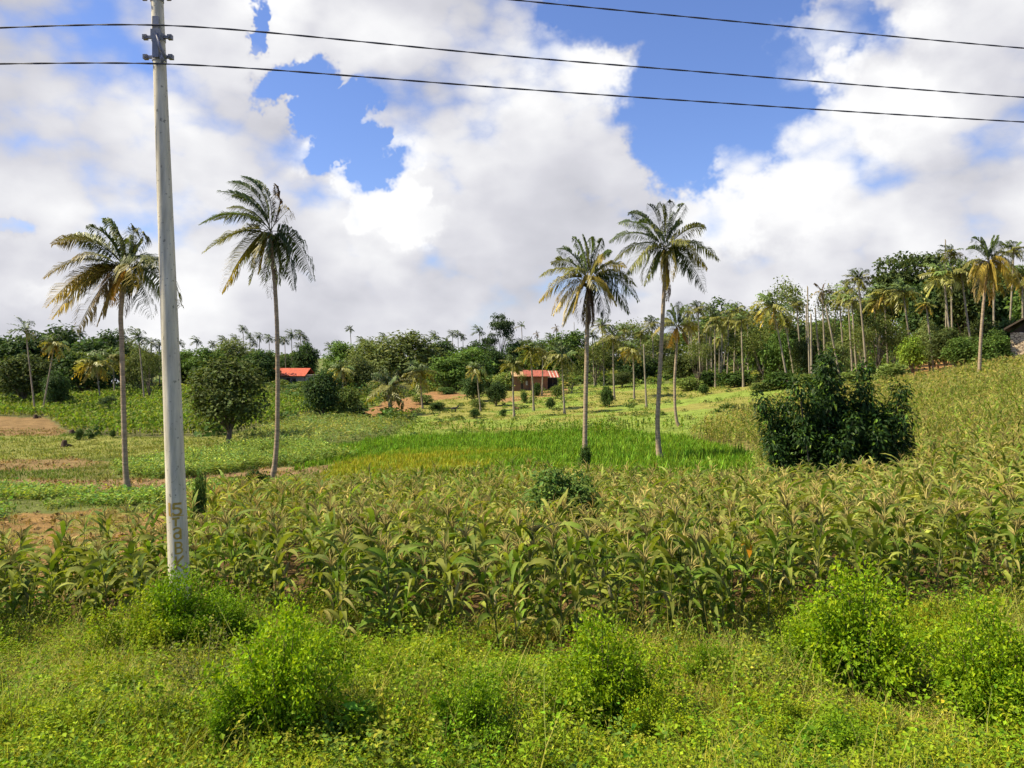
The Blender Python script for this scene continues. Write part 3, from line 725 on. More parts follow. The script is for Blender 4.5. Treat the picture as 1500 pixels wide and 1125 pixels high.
# middle wood
tree('grey', 592, 487, 58, 185, 'widest grey-green tree in the middle of the wood')
tree('grey', 540, 497, 36, 195, 'grey tree on the left shoulder of the widest grey-green tree')
tree('green', 500, 503, 30, 205, 'green tree at the left end of the middle wood')
tree('grey', 525, 520, 26, 165, 'small leaning tree with thin trunk above the grass slope')
tree('dark', 643, 502, 32, 200, 'dark blue-green tree on the right shoulder of the widest grey-green tree')
tree('green', 690, 512, 38, 165, 'fresh green rounded tree in the middle of the wood')
tree('green', 655, 525, 32, 160, 'green tree left of the fresh green rounded tree')
tree('dark', 700, 502, 26, 210, 'dark tree topping the wood behind the fresh green one')
tree('dark', 722, 510, 18, 205, 'dark narrow tree under the tall layered tree')
tree('flat', 735, 463, 19, 215, 'tall layered tree with tiered crown standing above the wood')
tree('flat', 718, 490, 13, 215, 'small layered tree beside the tall layered one')
tree('dark', 755, 500, 22, 215, 'dark tree right of the tall layered tree')
tree('dark', 693, 549, 19, 0, 'dark round tree on the pasture with shade beneath', None, 588)
tree('dark', 727, 560, 16, 0, 'small dark mushroom-shaped tree on the pasture', None, 595)
tree('palebush', 700, 585, 12, 0, 'pale low bush between the two dark pasture trees', None, 600, 'bush', B)
tree('bush', 640, 590, 14, 0, 'leafy bush beside the red soil bank', None, 602, 'bush', B)
tree('palebush', 620, 578, 18, 0, 'light scrub bush at the end of the red soil bank', None, 592, 'bush', B)
tree('bush', 655, 568, 16, 150, 'bush at the edge of the wood above the goat', None, None, 'bush', B)
tree('bush', 695, 599, 9, 0, 'dark spiky bush on the grass right of the goat', None, 613, 'bush', B)
tree('bush', 737, 600, 6, 0, 'tiny bush on the grass below the mushroom-shaped tree', None, 610, 'bush', B)
tree('bush', 805, 583, 8, 0, 'small dark bush in front of the brown farmhouse', None, 599, 'bush', B)
tree('bush', 768, 575, 6, 0, 'small bush beside the left end of the brown farmhouse', None, 590, 'bush', B)
tree('bush', 786, 562, 7, 0, 'low bush against the brown farmhouse wall', None, 580, 'bush', B)
tree('palebush', 815, 565, 9, 0, 'pale scrub bush by the open shed of the farmhouse', None, 584, 'bush', B)
tree('airy', 768, 545, 14, 150, 'thin leafy sapling before the thatched end of the farmhouse')
tree('palebush', 746, 545, 22, 152, 'dry pale tree covering the left end of the brown farmhouse')
tree('green', 800, 500, 34, 205, 'green tree behind the roof of the brown farmhouse')
tree('green', 842, 488, 38, 195, 'tall green tree right of the brown farmhouse')
tree('airy', 838, 535, 16, 135, 'thin see-through tree in front of the right end of the farmhouse')
tree('airy', 872, 500, 26, 150, 'tall ragged tree seen past the third tall palm')
tree('grey', 885, 495, 32, 190, 'grey-green tree behind the third tall palm')
tree('airy', 925, 462, 34, 175, 'light open-crowned tree between the third and fourth tall palms')
tree('dark', 935, 520, 30, 150, 'dark shady tree between the third and fourth tall palms')
tree('mango', 912, 545, 20, 140, 'low olive tree shading the grass left of the fourth tall palm')
tree('bush', 890, 566, 11, 0, 'leafy bush on the pasture right of the third tall palm', None, 596, 'bush', B)
# right grove
tree('mango', 1000, 520, 36, 135, 'brownish tree behind the small palm with orange fronds')
tree('grey', 965, 490, 30, 165, 'grey tree behind the trunk of the fourth tall palm')
tree('green', 1060, 450, 40, 190, 'tall tree topping the grove behind the crowded palms')
tree('mango', 1040, 500, 34, 160, 'brown-green tree among the crowded palm trunks')
tree('green', 1112, 482, 30, 125, 'bright leafy tree left of the leaning yellow palm')
tree('airy', 1150, 415, 38, 150, 'sparse see-through tree above the leaning yellow palm')
tree('airy', 1218, 408, 28, 150, 'sparse tree beside the dead brown palm')
tree('dark', 1170, 478, 40, 150, 'dark tree behind the leaning bare trunks')
tree('dark', 1215, 480, 34, 160, 'dark tree low behind the dead brown palm')
tree('canopy', 1345, 378, 70, 135, 'great dark canopy tree, highest on the right hillside')
tree('canopy', 1290, 425, 40, 140, 'spreading canopy tree on the left side of the great canopy tree')
tree('dark', 1370, 410, 50, 125, 'dark tree under the great canopy tree')
tree('mango', 1415, 385, 44, 120, 'dull olive tree behind the two leaning pale palms')
tree('dark', 1475, 400, 44, 115, 'dark tree behind the tall yellow palm at the hillside end')
tree('green', 1540, 390, 55, 105, 'green tree past the end of the hillside grove')
tree('green', 1640, 400, 70, 105, 'broad green tree far past the end of the hillside grove')
tree('airy', 1285, 452, 34, 105, 'pale slender thicket tree before the dark hillside trees')
tree('airy', 1265, 470, 22, 100, 'thin pale sapling beside the slender thicket tree')
for cx_, tp_, rx_, Y_, kd_, lb_ in ((1118, 470, 26, 118, 'airy', 'thin leafy tree left of the leaning golden palm trunk'), (1140, 488, 24, 112, 'green', 'leafy tree under the leaning golden palm'), (1175, 500, 22, 104, 'mango', 'low olive tree between the leaning bare trunks'), (1205, 470, 26, 122, 'airy', 'open olive tree behind the dead brown palm'), (1225, 498, 20, 100, 'grey', 'low grey-green tree right of the slanting bare trunk'), (1252, 478, 26, 118, 'airy', 'open pale tree behind the palms right of the dead brown palm'), (1310, 480, 26, 104, 'airy', 'see-through olive tree between the slender thicket and the bright bush'), (1362, 470, 24, 100, 'grey', 'grey-green tree behind the narrow yellow palm'), (1440, 470, 24, 95, 'mango', 'olive tree behind the trunk of the tall golden palm'), (1085, 490, 26, 120, 'airy', 'thin leafy tree in front of the crowded palms'), (1022, 500, 22, 122, 'airy', 'thin olive tree at the near side of the crowded palms')):
    tree(kd_, cx_, tp_, rx_, Y_, lb_)
tree('bright', 1337, 490, 22, 95, 'bright yellow-green bush by the orange soil bank')
tree('mango', 1385, 482, 30, 92, 'olive leafy tree above the soil bank')
tree('green', 1410, 495, 26, 88, 'green tree between the soil bank and the tall yellow palm')
tree('green', 1458, 490, 26, 0, 'rounded leafy tree beside the stone hut', None, 540)
tree('dark', 1475, 470, 26, 92, 'dark tree close against the stone hut')
tree('bush', 1145, 545, 28, 100, 'dark scrub behind the big dark field tree', None, None, 'bush', B)
tree('palebush', 1115, 560, 20, 100, 'pale scrub at the edge of the pasture below the grove', None, None, 'bush', B)
tree('bush', 1035, 545, 26, 125, 'low dark bush at the foot of the crowded palms', None, None, 'bush', B)
tree('bush', 1075, 545, 28, 115, 'wide bush under the right end of the crowded palms', None, None, 'bush', B)
tree('palebush', 1010, 555, 22, 118, 'light green bush at the foot of the small palm with orange fronds', None, None, 'bush', B)
tree('bush', 1030, 563, 8, 0, 'small dark bush alone on the upper pasture', None, 578, 'bush', B)
tree('palebush', 1246, 545, 30, 92, 'wide leafy scrub behind the top of the big dark field tree', None, None, 'bush', B)
tree('palebush', 1305, 535, 26, 85, 'olive scrub left of the orange soil bank', None, None, 'bush', B)
tree('palebush', 1186, 548, 26, 98, 'leafy scrub left of the top of the big dark field tree', None, None, 'bush', B)
# field bushes
tree('bush', 116, 629, 7, 0, 'dark small bush on the yellow grass at the maize edge', None, 645, 'bush', B)
tree('bush', 133, 634, 5, 0, 'low dark tuft right of the small bush on the yellow grass', None, 643, 'bush', B)
tree('bush', 165, 630, 5, 0, 'tiny dark bush just left of the first tall palm trunk', None, 641, 'bush', B)
tree('bush', 375, 688, 22, 0, 'straggly dark shrub left of the foot of the second tall palm', None, 748, 'bush', B)
tree('bush', 345, 705, 16, 0, 'smaller straggly shrub by the dry edge of the maize', None, 765, 'bush', B)
tree('bush', 291, 700, 12, 0, 'tall dark leafy shrub right behind the pole', None, 845, 'bush', B)
tree('green', 812, 692, 58, 0, 'dark leafy shrub rising out of the middle of the maize', None, 825, 'bush', B)
tree('bush', 857, 655, 10, 0, 'small leafy bush at the foot of the third tall palm', None, 690, 'bush', B)
tree('bush', 1040, 770, 28, 0, 'dark leafy shrub buried among the maize left of the biggest verge shrub', None, 860, 'bush', B)
tree('bush', 1290, 765, 16, 0, 'green bush half hidden in the maize above the biggest verge shrub', None, 830, 'bush', B)

# the big dark tree in the maize: upright leafy lobes
def field_tree():
    Y = 28.5; p = foot(1215, Y); g = np.random.default_rng(5)
    t = empty('field_tree', p, 'big dark glossy many-lobed tree standing in the maize on the right', 'tree')
    loc = lambda px, row, dy=0: np.array(at(px, row, Y + dy)) - np.array(p)
    tips = [(1211, 520, 0), (1214, 532, -.2), (1205, 545, .6), (1195, 565, 1), (1171, 563, -.6), (1150, 590, .5), (1117, 585, 0), (1266, 540, .4), (1268, 570, 0), (1250, 600, -1), (1320, 570, 0), (1300, 612, .8), (1324, 612, -.3), (1285, 640, -1), (1135, 650, -.9), (1180, 640, -1.2), (1225, 650, -1.4), (1295, 668, -.8), (1150, 680, -1), (1262, 690, -1.2), (1200, 690, -1.4), (1272, 610, .3), (1182, 618, -.2), (1230, 606, 0), (1252, 632, -.3), (1276, 622, .3), (1196, 640, .6), (1150, 628, 0), (1212, 590, .2), (1240, 590, .3), (1194, 592, -.4), (1228, 568, .5), (1256, 604, .6), (1290, 615, -.4), (1142, 640, .3), (1140, 610, .7), (1282, 625, 0), (1300, 645, .2), (1268, 655, -.5), (1290, 600, .6), (1322, 640, .3)]
    cb = MB(); tb = MB()
    base = np.array([0, 0, -.1])
    for (px, row, dy) in tips:
        e = loc(px, row, dy); C = bez(base + [e[0] * .12, dy * .1, 0], base + [e[0] * .75, dy * .7, e[2] * .25], e, 14)
        tube(tb, C[::2], np.linspace(.085, .02, 7), 6, (.12, .10, .08), 0, False)
        for c in C[3:]:
            if g.random() < .12: continue
            n = 165; u = rdir(n, g); rr = .49 * g.uniform(.7, 1.2)
            P = c + u * rr * (.35 + .65 * g.random((n, 1)))
            D = u * .7 + rdir(n, g) * .6 + [0, 0, -.35]; Nn = u * .7 + [0, 0, .7] + rdir(n, g) * .35
            L = .17 * g.uniform(.6, 1.25, n)
            T = jit((.022, .05, .009), n, g, .22, .06)
            yg = g.random(n) < .1; T[yg] = jit((.11, .19, .018), int(yg.sum()), g)
            diamonds(cb, P, D, Nn, L, L * .48, T, 0, .3)
    tb.build('trunk', M_BARK, t); cb.build('crown', M_GLOSS, t)
field_tree()

# ------------------------------------------------------------------ coconut palms
PG = np.array([.085, .125, .03]); PD = np.array([.05, .075, .024]); PYG = np.array([.19, .19, .04]); PY = np.array([.36, .27, .045]); PT = np.array([.42, .33, .17]); PB = np.array([.12, .075, .04]); PO = np.array([.46, .25, .03])
def frond(mb, a, b, c, g, tint, tip=None, pairs=42, ll=.75, w=.045, droop=.55, wind=(-.25, 0, 0), seg=2, rach=.022, hang=.0):
    n = pairs
    C = bez(a, b, c, n + 4)
    if hang:
        tq = np.linspace(0, 1, n + 4)[:, None]; Lq = np.linalg.norm(np.asarray(c) - np.asarray(a))
        C = C + (np.asarray(wind) * .35 * tq ** 2.2 + np.array([0, 0, -hang]) * tq ** 3 + np.array([0, 0, hang * .55]) * np.sin(np.pi * tq)) * Lq
    T = norm(np.gradient(C, axis=0))
    tube(mb, C[::4], np.linspace(rach, rach * .25, len(C[::4])), 4, np.asarray(tint) * .4 + np.array([.16, .13, .05]) * .6, 0, False)
    t = np.linspace(.14, 1, n)
    idx = np.clip((t * (len(C) - 1)).astype(int), 0, len(C) - 1)
    P0 = C[idx]; TT = T[idx]
    up = np.array([0, 0, 1.]); S = norm(np.cross(TT, up) + 1e-6)
    el_ = abs(norm((np.asarray(c) - np.asarray(a))[None])[0][2]); ph = (g.choice([-1, 1]) * g.uniform(.55, 1.2)) * np.clip(el_ * 1.6, .15, 1)
    S = math.cos(ph) * S + math.sin(ph) * np.cross(TT, S)
    prof = ll * np.clip(.35 + 1.0 * np.sin(np.pi * np.clip(t * .85 + .08, 0, 1)), 0, 1.2) * np.where(t > .8, 1 - (t - .8) * 2.4, 1)
    tip = tint if tip is None else tip
    for sgn in (-1, 1):
        L = (prof * (1 - .38 * (np.asarray(c)[2] > np.asarray(a)[2]) * el_) * g.uniform(.8, 1.15, n) * np.where(g.random(n) < .1, .3, 1) * np.where(vnoise(t * 7 + g.random() * 90, t * 0 + sgn) < .2, .45, 1))[:, None]
        d1 = norm(sgn * S * 1.0 + TT * .6 + up * .05 + g.normal(0, .1, (n, 3)) + np.asarray(wind))
        d2 = norm(d1 * .6 + TT * .2 - up * 1.25 * droop * g.uniform(.6, 1.4, (n, 1)) + np.asarray(wind) * .8)
        A = P0; Bm = A + d1 * L * .5; E = Bm + d2 * L * .5
        wd = norm(np.cross(d1, TT * .4 + up)) * w * .5
        ft = t[:, None] ** 1.5
        col_ = np.clip((np.asarray(tint) * (1 - ft) + np.asarray(tip) * ft) * np.exp(g.normal(0, .2, (n, 1))), .004, .9)
        V = np.stack([A - wd * .5, A + wd * .5, Bm + wd, Bm - wd, E + wd * .12, E - wd * .12], 1).reshape(-1, 3)
        k = np.arange(n)[:, None] * 6
        q = np.concatenate([k + np.array([[0, 1, 2, 3]]), k + np.array([[3, 2, 4, 5]])])
        mb.add(V, q, np.concatenate([col_, col_]), 0)
def palm_trunk(mb, pts, r0, r1, tint=(.29, .22, .15), n=9):
    P = np.array(pts, float); d = np.concatenate([[0], np.cumsum(np.linalg.norm(np.diff(P, axis=0), axis=1))]); m = 46
    s = np.linspace(0, d[-1], m)
    C = np.stack([np.interp(s, d, P[:, k]) for k in range(3)], 1)
    for _ in range(4): C[1:-1] = (C[:-2] + C[1:-1] * 2 + C[2:]) / 4
    r0, r1 = r0 * .82, r1 * .82; f = s / d[-1]; r = r0 + (r1 - r0) * f ** .6 + r0 * .7 * np.exp(-f * 22) ; r *= 1 + .06 * (np.arange(m) % 2)
    tube(mb, C, r, n, np.asarray(tint) * (1 + .0), 0)
def hero_palm(Y, base_px, trunk_px, ctr, fronds, label, extra_seed, tr=(.17, .12), wind=(-.3, 0, .02), ll=.75, nuts=5):
    """fronds: (tip px, tip row, depth offset m, lift, colour, tip colour)"""
    g = np.random.default_rng(extra_seed)
    p = foot(base_px, Y); pa_ = np.array(p)
    t = empty('coconut_palm', p, label, 'palm tree')
    loc = lambda px, row, dy=0.: np.array(at(px, row, Y + dy)) - pa_
    tb = MB(); palm_trunk(tb, [np.array([0, 0, -.15])] + [loc(*q) for q in trunk_px] + [loc(*ctr)], *tr); tb.build('trunk', M_PALMBARK, t)
    c = loc(*ctr)
    for k, (px, row, dy, lift, c0, c1) in enumerate(fronds):
        e = loc(px, row, dy); a = c + g.normal(0, .06, 3) + [0, 0, g.uniform(-.1, .15)]
        L = np.linalg.norm(e - a); mid = (a + e) / 2 + np.array([0, 0, lift * L]) - np.asarray(wind) * .38 * L * float(np.clip((e - a)[2] / L, 0, 1))
        mb = MB(); frond(mb, a, mid, e, g, c0, c1, int(22 + 22 * L), ll * 1.12 * min(1, .5 + .22 * L), .052, .9, wind, 2, .022, .11)
        mb.build('frond', M_PALM, t)
    for k in range(nuts):
        a = g.random() * 6.28; q = c + np.array([np.cos(a) * .22, np.sin(a) * .22, -.18 - .2 * g.random()])
        mb = MB(); tube(mb, [q + [0, 0, .12], q + [0, 0, .06], q, q - [0, 0, .07], q - [0, 0, .12]], [.02, .09, .11, .08, .01], 8, (.16, .12, .04) if k % 2 else (.2, .2, .04)); mb.build('coconut', M_BARK, t)
    return t
hero_palm(36, 190, [(185, 705), (183.5, 680), (181, 600), (179, 520), (178, 485), (176, 462), (180, 430)], (182, 397), [
    (76, 396, -.6, .22, PD * 1.3, PT * .7), (88, 346, .5, .16, PG, PT * .6), (100, 340, 1.2, .1, PG, PYG), (135, 323, -.5, .12, PG, PG), (160, 313, .3, .12, PG, PG * 1.5), (172, 322, -1, .1, PYG * .7, PG), (202, 321, .6, .1, PG, PYG), (221, 334, -.7, .2, PYG * .6, PYG), (214, 350, 1.2, .2, PG * 1.3, PYG),
    (80, 437, .4, .2, PYG * .7, PT), (87, 456, -.8, .24, PYG * .6, PT), (105, 425, 1.0, .2, PT * .7, PT), (123, 474, .3, .26, PT * .6, PT * .8), (150, 469, -.6, .3, PB * 1.6, PT * .8), (172, 432, -.9, .25, PO, PO), (166, 440, .9, .2, PY, PO), (233, 458, -.2, .26, PD, PD), (226, 438, .9, .26, PD, PG),
    (275, 438, .2, .24, PG, PYG), (262, 384, .8, .18, PG, PG), (240, 380, -1.2, .16, PG, PYG), (205, 420, -1.6, .3, PYG, PY), (195, 340, 2, .1, PG, PG), (190, 455, 1.4, .3, PB, PB), (115, 372, -1.4, .2, PG, PT * .7), (135, 410, 1.8, .2, PYG, PT)],
    'tall coconut palm with tan lower fronds just left of the concrete pole', 41, (.16, .12))
hero_palm(42, 396, [(402, 690), (406, 640), (407, 560), (406, 480), (403, 420)], (395, 340), [
    (368, 252, -.5, .14, PD, PG), (380, 254, .6, .12, PD * 1.2, PG), (350, 259, .4, .16, PD, PG), (334, 274, -.8, .16, PD * 1.2, PG), (308, 322, .2, .24, PG, PG), (327, 316, 1.0, .2, PG, PYG), (345, 300, -1.3, .18, PG, PYG), (356, 280, 1.6, .15, PD, PG), (415, 265, .1, .02, PB * .6, PB * .6), (433, 303, -.4, .14, PYG, PY),
    (313, 363, .4, .16, PG, PYG), (330, 352, -1.3, .18, PYG, PYG), (341, 420, -.3, .2, PYG, PY * 1.2), (352, 392, 1.1, .22, PG, PYG), (388, 396, -.9, .18, PYG, PY), (378, 410, .9, .2, PG, PYG), (446, 417, .2, .24, PD, PD), (474, 402, .5, .26, PD, PG), (410, 428, .3, .14, PB, PB * 1.3), (423, 408, -1.2, .2, PD, PG), (430, 398, 1.5, .24, PG, PG), (400, 405, 1.9, .2, PD, PG)],
    'windswept coconut palm with crown blown sideways, right of the concrete pole', 42, (.17, .12), (-.45, 0, .1))
hero_palm(50, 857, [(857, 640), (858, 580), (860, 500), (861, 450)], (862, 412), [
    (793, 397, .3, .2, PYG, PYG), (793, 433, -.5, .22, PYG, PY * 1.1), (812, 454, .6, .24, PY * .8, PY), (827, 470, -.4, .24, PYG, PT), (818, 357, -.3, .16, PG, PG), (810, 378, .9, .2, PG, PYG), (842, 339, .5, .1, PG * 1.3, PG), (857, 335, -.5, .06, PYG * .6, PG), (868, 340, .9, .08, PG, PG), (885, 342, .2, .12, PG, PG), (897, 362, -.6, .18, PG, PG), (918, 385, -.9, .22, PYG, PY), (934, 411, .4, .26, PG, PYG), (938, 432, .9, .28, PD, PG),
    (924, 450, -.2, .28, PD, PD), (891, 464, .2, .26, PD, PD), (905, 440, -1.2, .3, PY, PY), (861, 478, .1, .1, PB, PB), (870, 470, .7, .14, PB, PB * .8), (852, 466, -.6, .14, PB * 1.2, PT * .6), (842, 450, -1.5, .3, PY, PY), (880, 420, -2.2, .3, PY, PYG), (830, 395, -1.9, .25, PYG, PYG), (850, 370, 1.9, .2, PG, PG), (885, 375, -1.8, .2, PYG, PY)],
    'full coconut palm with yellow lower fronds, left one of the centre pair', 43, (.2, .15), (-.1, 0, 0))
hero_palm(50, 967, [(964, 650), (963, 615), (967, 540), (971, 460), (974, 400)], (974, 366), [
    (897, 345, .4, .2, PG, PG), (910, 318, -.4, .18, PD, PG), (924, 304, .8, .16, PD, PG), (936, 320, -1.4, .2, PG, PG), (952, 290, -.4, .1, PD, PD), (969, 288, .7, .06, PYG * .6, PG), (985, 284, .1, .06, PD, PD), (1006, 290, -.7, .12, PG, PG), (1000, 320, 1.8, .2, PG, PG), (1037, 326, -.5, .12, PYG * .8, PYG), (1056, 371, .3, .22, PG, PYG), (1039, 386, -.8, .22, PG, PY * .8), (1037, 418, .3, .26, PD, PD), (1018, 400, 1.4, .26, PD, PG),
    (978, 416, -.9, .16, PY, PY), (986, 405, -1.6, .24, PYG, PY), (945, 411, .3, .24, PG, PYG), (917, 397, -.6, .24, PG, PYG), (904, 373, .9, .22, PG, PYG), (930, 385, -1.6, .26, PYG, PYG), (981, 432, .2, .1, PB, PB), (960, 330, -1.9, .2, PG, PYG), (957, 400, 1.7, .2, PD, PG), (1010, 352, -1.8, .2, PYG, PYG)],
    'tallest coconut palm with a dark spiky top, right one of the centre pair', 44, (.2, .14), (-.12, 0, 0))
hero_palm(depth_of(1434, 560), 1434, [(1435, 530), (1437, 490), (1441, 440), (1445, 405)], (1447, 383), [
    (1416, 362, -.3, .16, PG, PG), (1425, 344, .6, .14, PG, PG), (1439, 343, -.5, .08, PD, PG), (1457, 340, .4, .06, PG, PG), (1464, 340, -.6, .1, PD, PG), (1474, 352, .9, .14, PG, PG), (1486, 371, -.6, .24, PYG, PYG), (1500, 402, .2, .3, PYG, PY), (1494, 415, -.8, .3, PY, PY * 1.1), (1474, 428, -.4, .3, PY, PY * 1.2), (1480, 395, -1.4, .3, PY, PY), (1452, 440, -.7, .24, PY, PO), (1462, 420, -1.4, .3, PY, PY), (1432, 436, .4, .26, PY, PT), (1419, 410, .1, .28, PYG, PY), (1427, 414, -1, .3, PY, PY), (1410, 390, 1, .24, PYG, PYG), (1440, 360, 1.6, .2, PG, PG), (1436, 420, 1.2, .26, PT, PT)],
    'coconut palm with golden hanging fronds at the edge of the hillside maize', 45, (.2, .14), (-.08, 0, 0), .85)
hero_palm(72, 997, [(992, 622), (989, 600), (988, 560), (991, 510)], (992, 480), [
    (984, 440, -.3, .04, PG, PG), (996, 437, .3, .04, PG, PG), (990, 443, .9, .05, PD, PG), (1002, 446, -.6, .1, PG, PG), (978, 452, .5, .1, PG, PG), (960, 483, -.4, .22, PYG, PY), (955, 488, .6, .22, PYG, PYG), (978, 506, -.7, .24, PO, PO), (984, 509, .3, .26, PO, PY), (1020, 488, -.3, .26, PY, PY), (1024, 480, .6, .26, PYG, PY), (1008, 500, 1, .26, PB, PB), (970, 468, -1.2, .2, PYG, PYG), (1012, 465, -1, .2, PG, PYG)],
    'small coconut palm with orange hanging fronds and a curved foot', 46, (.17, .14), (-.05, 0, 0), .8, 3)

# smaller and farther palms share crowns and trunks
def crown_proto(seed, n, lo, hi, tints, droop=.5, wind=(-.15, 0, 0), pairs=15, up_bias=0, dead=False):
    g = np.random.default_rng(seed); mb = MB()
    for k in range(n):
        az = k * 2.4 + g.normal(0, .25); el = R(lo + (hi - lo) * ((k + .5) / n)) + g.normal(0, .12)
        L = g.uniform(.85, 1.1) * (.85 if el > 1.1 else 1)
        d = np.array([np.cos(az) * np.cos(el), np.sin(az) * np.cos(el), np.sin(el)])
        e = d * L + np.array([0, 0, -droop * .35]) + np.array(wind) * .9 * (.4 + max(el, 0))
        b = d * L * .5 + np.array([0, 0, .16])
        f = (k + .5) / n
        c0 = tints[0] if f < .25 else tints[1] if f < .6 else tints[2]
        c0 = np.asarray(c0) * np.exp(g.normal(0, .2))
        frond(mb, [0, 0, 0], b, e, g, c0, None, pairs, .34, .062, .7, wind, 2, .012)
    return mb.mesh('crown', M_PALM)
CR = {
    'full': [crown_proto(1 + k, 22, -55, 85, (PYG, PYG * .8, PG)) for k in range(3)],
    'yellow': [crown_proto(11 + k, 22, -65, 80, (PY, PYG * 1.3, PG * 1.4), .7) for k in range(3)],
    'wind': [crown_proto(21 + k, 15, -45, 80, (PG, PD, PG), .5, (-.4, 0, .05)) for k in range(3)],
    'thin': [crown_proto(31 + k, 9, -20, 75, (PYG, PG, PG), .5, (-.35, 0, .05)) for k in range(2)],
    'dead': [crown_proto(41 + k, 8, -80, 65, (PB, PT * .5, PB), .6, (-.05, 0, 0)) for k in range(2)],
    'pale': [crown_proto(51 + k, 20, -60, 80, (PYG * 1.4, PYG * 1.2, PG * 1.5), .8) for k in range(3)],
}
def trunk_proto(seed):
    g = np.random.default_rng(seed); mb = MB()
    m = 14; f = np.linspace(-.03, 1, m); b = g.normal(0, .05); ph = g.random() * 6
    C = np.stack([b * np.sin(f * 3.0), .03 * np.sin(f * 4 + ph) - .03 * math.sin(ph), f], 1)
    C = C - np.outer(np.clip(f, 0, 1), [C[-1][0], C[-1][1], 0])
    r = (.155 - .055 * np.clip(f, 0, 1) ** .6 + .07 * np.exp(-np.clip(f, 0, 1) * 18)) * (1 + .05 * (np.arange(m) % 2))
    tube(mb, C, r, 7, (.26, .22, .16)); return mb.mesh('trunk', M_PALMBARK)
TK = [trunk_proto(k) for k in range(5)]
pg = np.random.default_rng(77)
def palm(kind, cx, cy, r, bx, Y, label, group=None, brow=None, thick=1.0):
    if brow is not None: Y = depth_of(bx, brow)
    p = foot(bx, Y); c = at(cx, cy, Y) - p
    t = empty('coconut_palm' if kind != 'bare' else 'bare_palm_trunk', p, label, 'palm tree' if kind != 'bare' else 'dead trunk', group)
    tk = link('trunk', TK[int(pg.integers(5))], t)
    # sheared trunk: the prototype is 1 m tall, thick as a real palm; leans by rotation
    H = c.length; tk.rotation_mode = 'QUATERNION'; tk.rotation_quaternion = c.to_track_quat('Z', 'Y'); tk.scale = (thick, thick, H)
    if kind != 'bare':
        cr = link('crown', CR[kind][int(pg.integers(len(CR[kind])))], t); cr.location = c
        s = r / F * Y * 1.15; cr.scale = (s, s, s); cr.rotation_euler = (pg.normal(0, .12), pg.normal(0, .12), pg.normal(0, .35))
    return t
G1 = 'wind-bent palms on the skyline behind the red-roofed house'
L1 = 'thin wind-bent palm on the skyline behind the house with the bright red roof'
G2 = 'palms crowded in the hillside grove'
L2 = 'slender pale-trunked palm crowded among others in the hillside grove'
palm('thin', 38, 486, 22, 52, 0, 'tall thin palm with sparse crown on the far left field edge', None, 610, .9)
palm('yellow', 80, 503, 20, 61, 0, 'leaning thin palm beside the tall sparse one on the left field edge', None, 609, .9)
palm('yellow', 140, 532, 27, 148, 0, 'low palm with drooping yellow fronds in front of the left wood', None, 590)
palm('pale', 166, 524, 22, 168, 150, 'pale drooping palm half behind the first tall palm trunk')
palm('wind', 203, 494, 17, 212, 0, 'wind-tossed palm between the first tall palm and the pole', None, 594)
palm('wind', 222, 503, 11, 222, 190, 'small dark palm close to the pole on its left side', 'small palms left of the pole')
palm('wind', 234, 505, 11, 234, 190, 'small dark palm close to the pole on its left side', 'small palms left of the pole')
palm('wind', 118, 489, 10, 120, 190, 'palm top poking out of the left wood')
for cx, cy, r in ((356, 482, 8), (366, 493, 8), (380, 494, 9), (394, 496, 9), (427, 491, 10), (440, 490, 10), (447, 497, 8), (345, 497, 9), (327, 498, 9), (417, 499, 9), (438, 508, 8), (451, 507, 8), (408, 497, 8), (372, 503, 8), (312, 505, 8)):
    palm('wind', cx, cy, r, cx + 2, 215 + 10 * pg.random(), L1, G1, None, .9)
palm('wind', 513, 482, 7, 518, 230, 'tall thin palm with two tufts standing above the middle wood')
palm('thin', 493, 505, 8, 494, 225, 'small palm top at the left end of the middle wood')
palm('wind', 637, 492, 9, 640, 225, 'lone palm on the skyline right of the widest grey-green tree')
G3 = 'small palms on the skyline left of the tall layered tree'; L3 = 'small thin palm on the skyline left of the tall layered tree'
for cx, cy, r in ((663, 490, 8), (671, 489, 8), (678, 494, 7), (663, 508, 7)): palm('wind', cx, cy, r, cx + 1, 225, L3, G3, None, .8)
palm('wind', 702, 486, 11, 708, 225, 'clear-cut thin palm right against the tall layered tree')
palm('thin', 764, 478, 9, 768, 225, 'thin palm on the skyline right of the tall layered tree')
palm('dead', 787, 489, 6, 788, 225, 'withered palm on the skyline above the brown farmhouse')
palm('dead', 815, 480, 7, 815, 225, 'withered dark palm on the skyline left of the third tall palm')
palm('bare', 841, 472, 0, 842, 225, 'bare dead palm trunk on the skyline left of the third tall palm', None, None, .8)
palm('yellow', 500, 541, 20, 503, 150, 'yellow palm on the grass slope left of the squat palm')
palm('pale', 615, 547, 26, 619, 0, 'palm with arching pale fronds right of the squat palm', None, 599)
palm('full', 571, 566, 32, 572, 0, 'squat thick-trunked palm in front of the red soil bank', None, 609, 2.2)
palm('yellow', 698, 541, 16, 704, 0, 'ragged thin palm on the pasture between the dark round trees', None, 603, .8)
palm('full', 751, 534, 18, 753, 0, 'dark upright palm left of the brown farmhouse', None, 611)
palm('full', 777, 514, 22, 782, 0, 'palm standing in front of the brown farmhouse roof', None, 602)
palm('full', 795, 517, 17, 794, 0, 'palm with curved foot right in front of the brown farmhouse wall', None, 580, .9)
palm('full', 823, 521, 26, 827, 0, 'palm with long drooping fronds at the right end of the farmhouse', None, 607)
palm('full', 898, 494, 21, 900, 0, 'palm with drooping pale fronds right of the third tall palm', None, 586)
palm('yellow', 927, 512, 20, 929, 0, 'palm with a rusty hanging frond midway between the centre pair', None, 586)
palm('bare', 943, 505, 0, 947, 0, 'bare dead palm trunk midway between the centre pair', None, 597, .9)
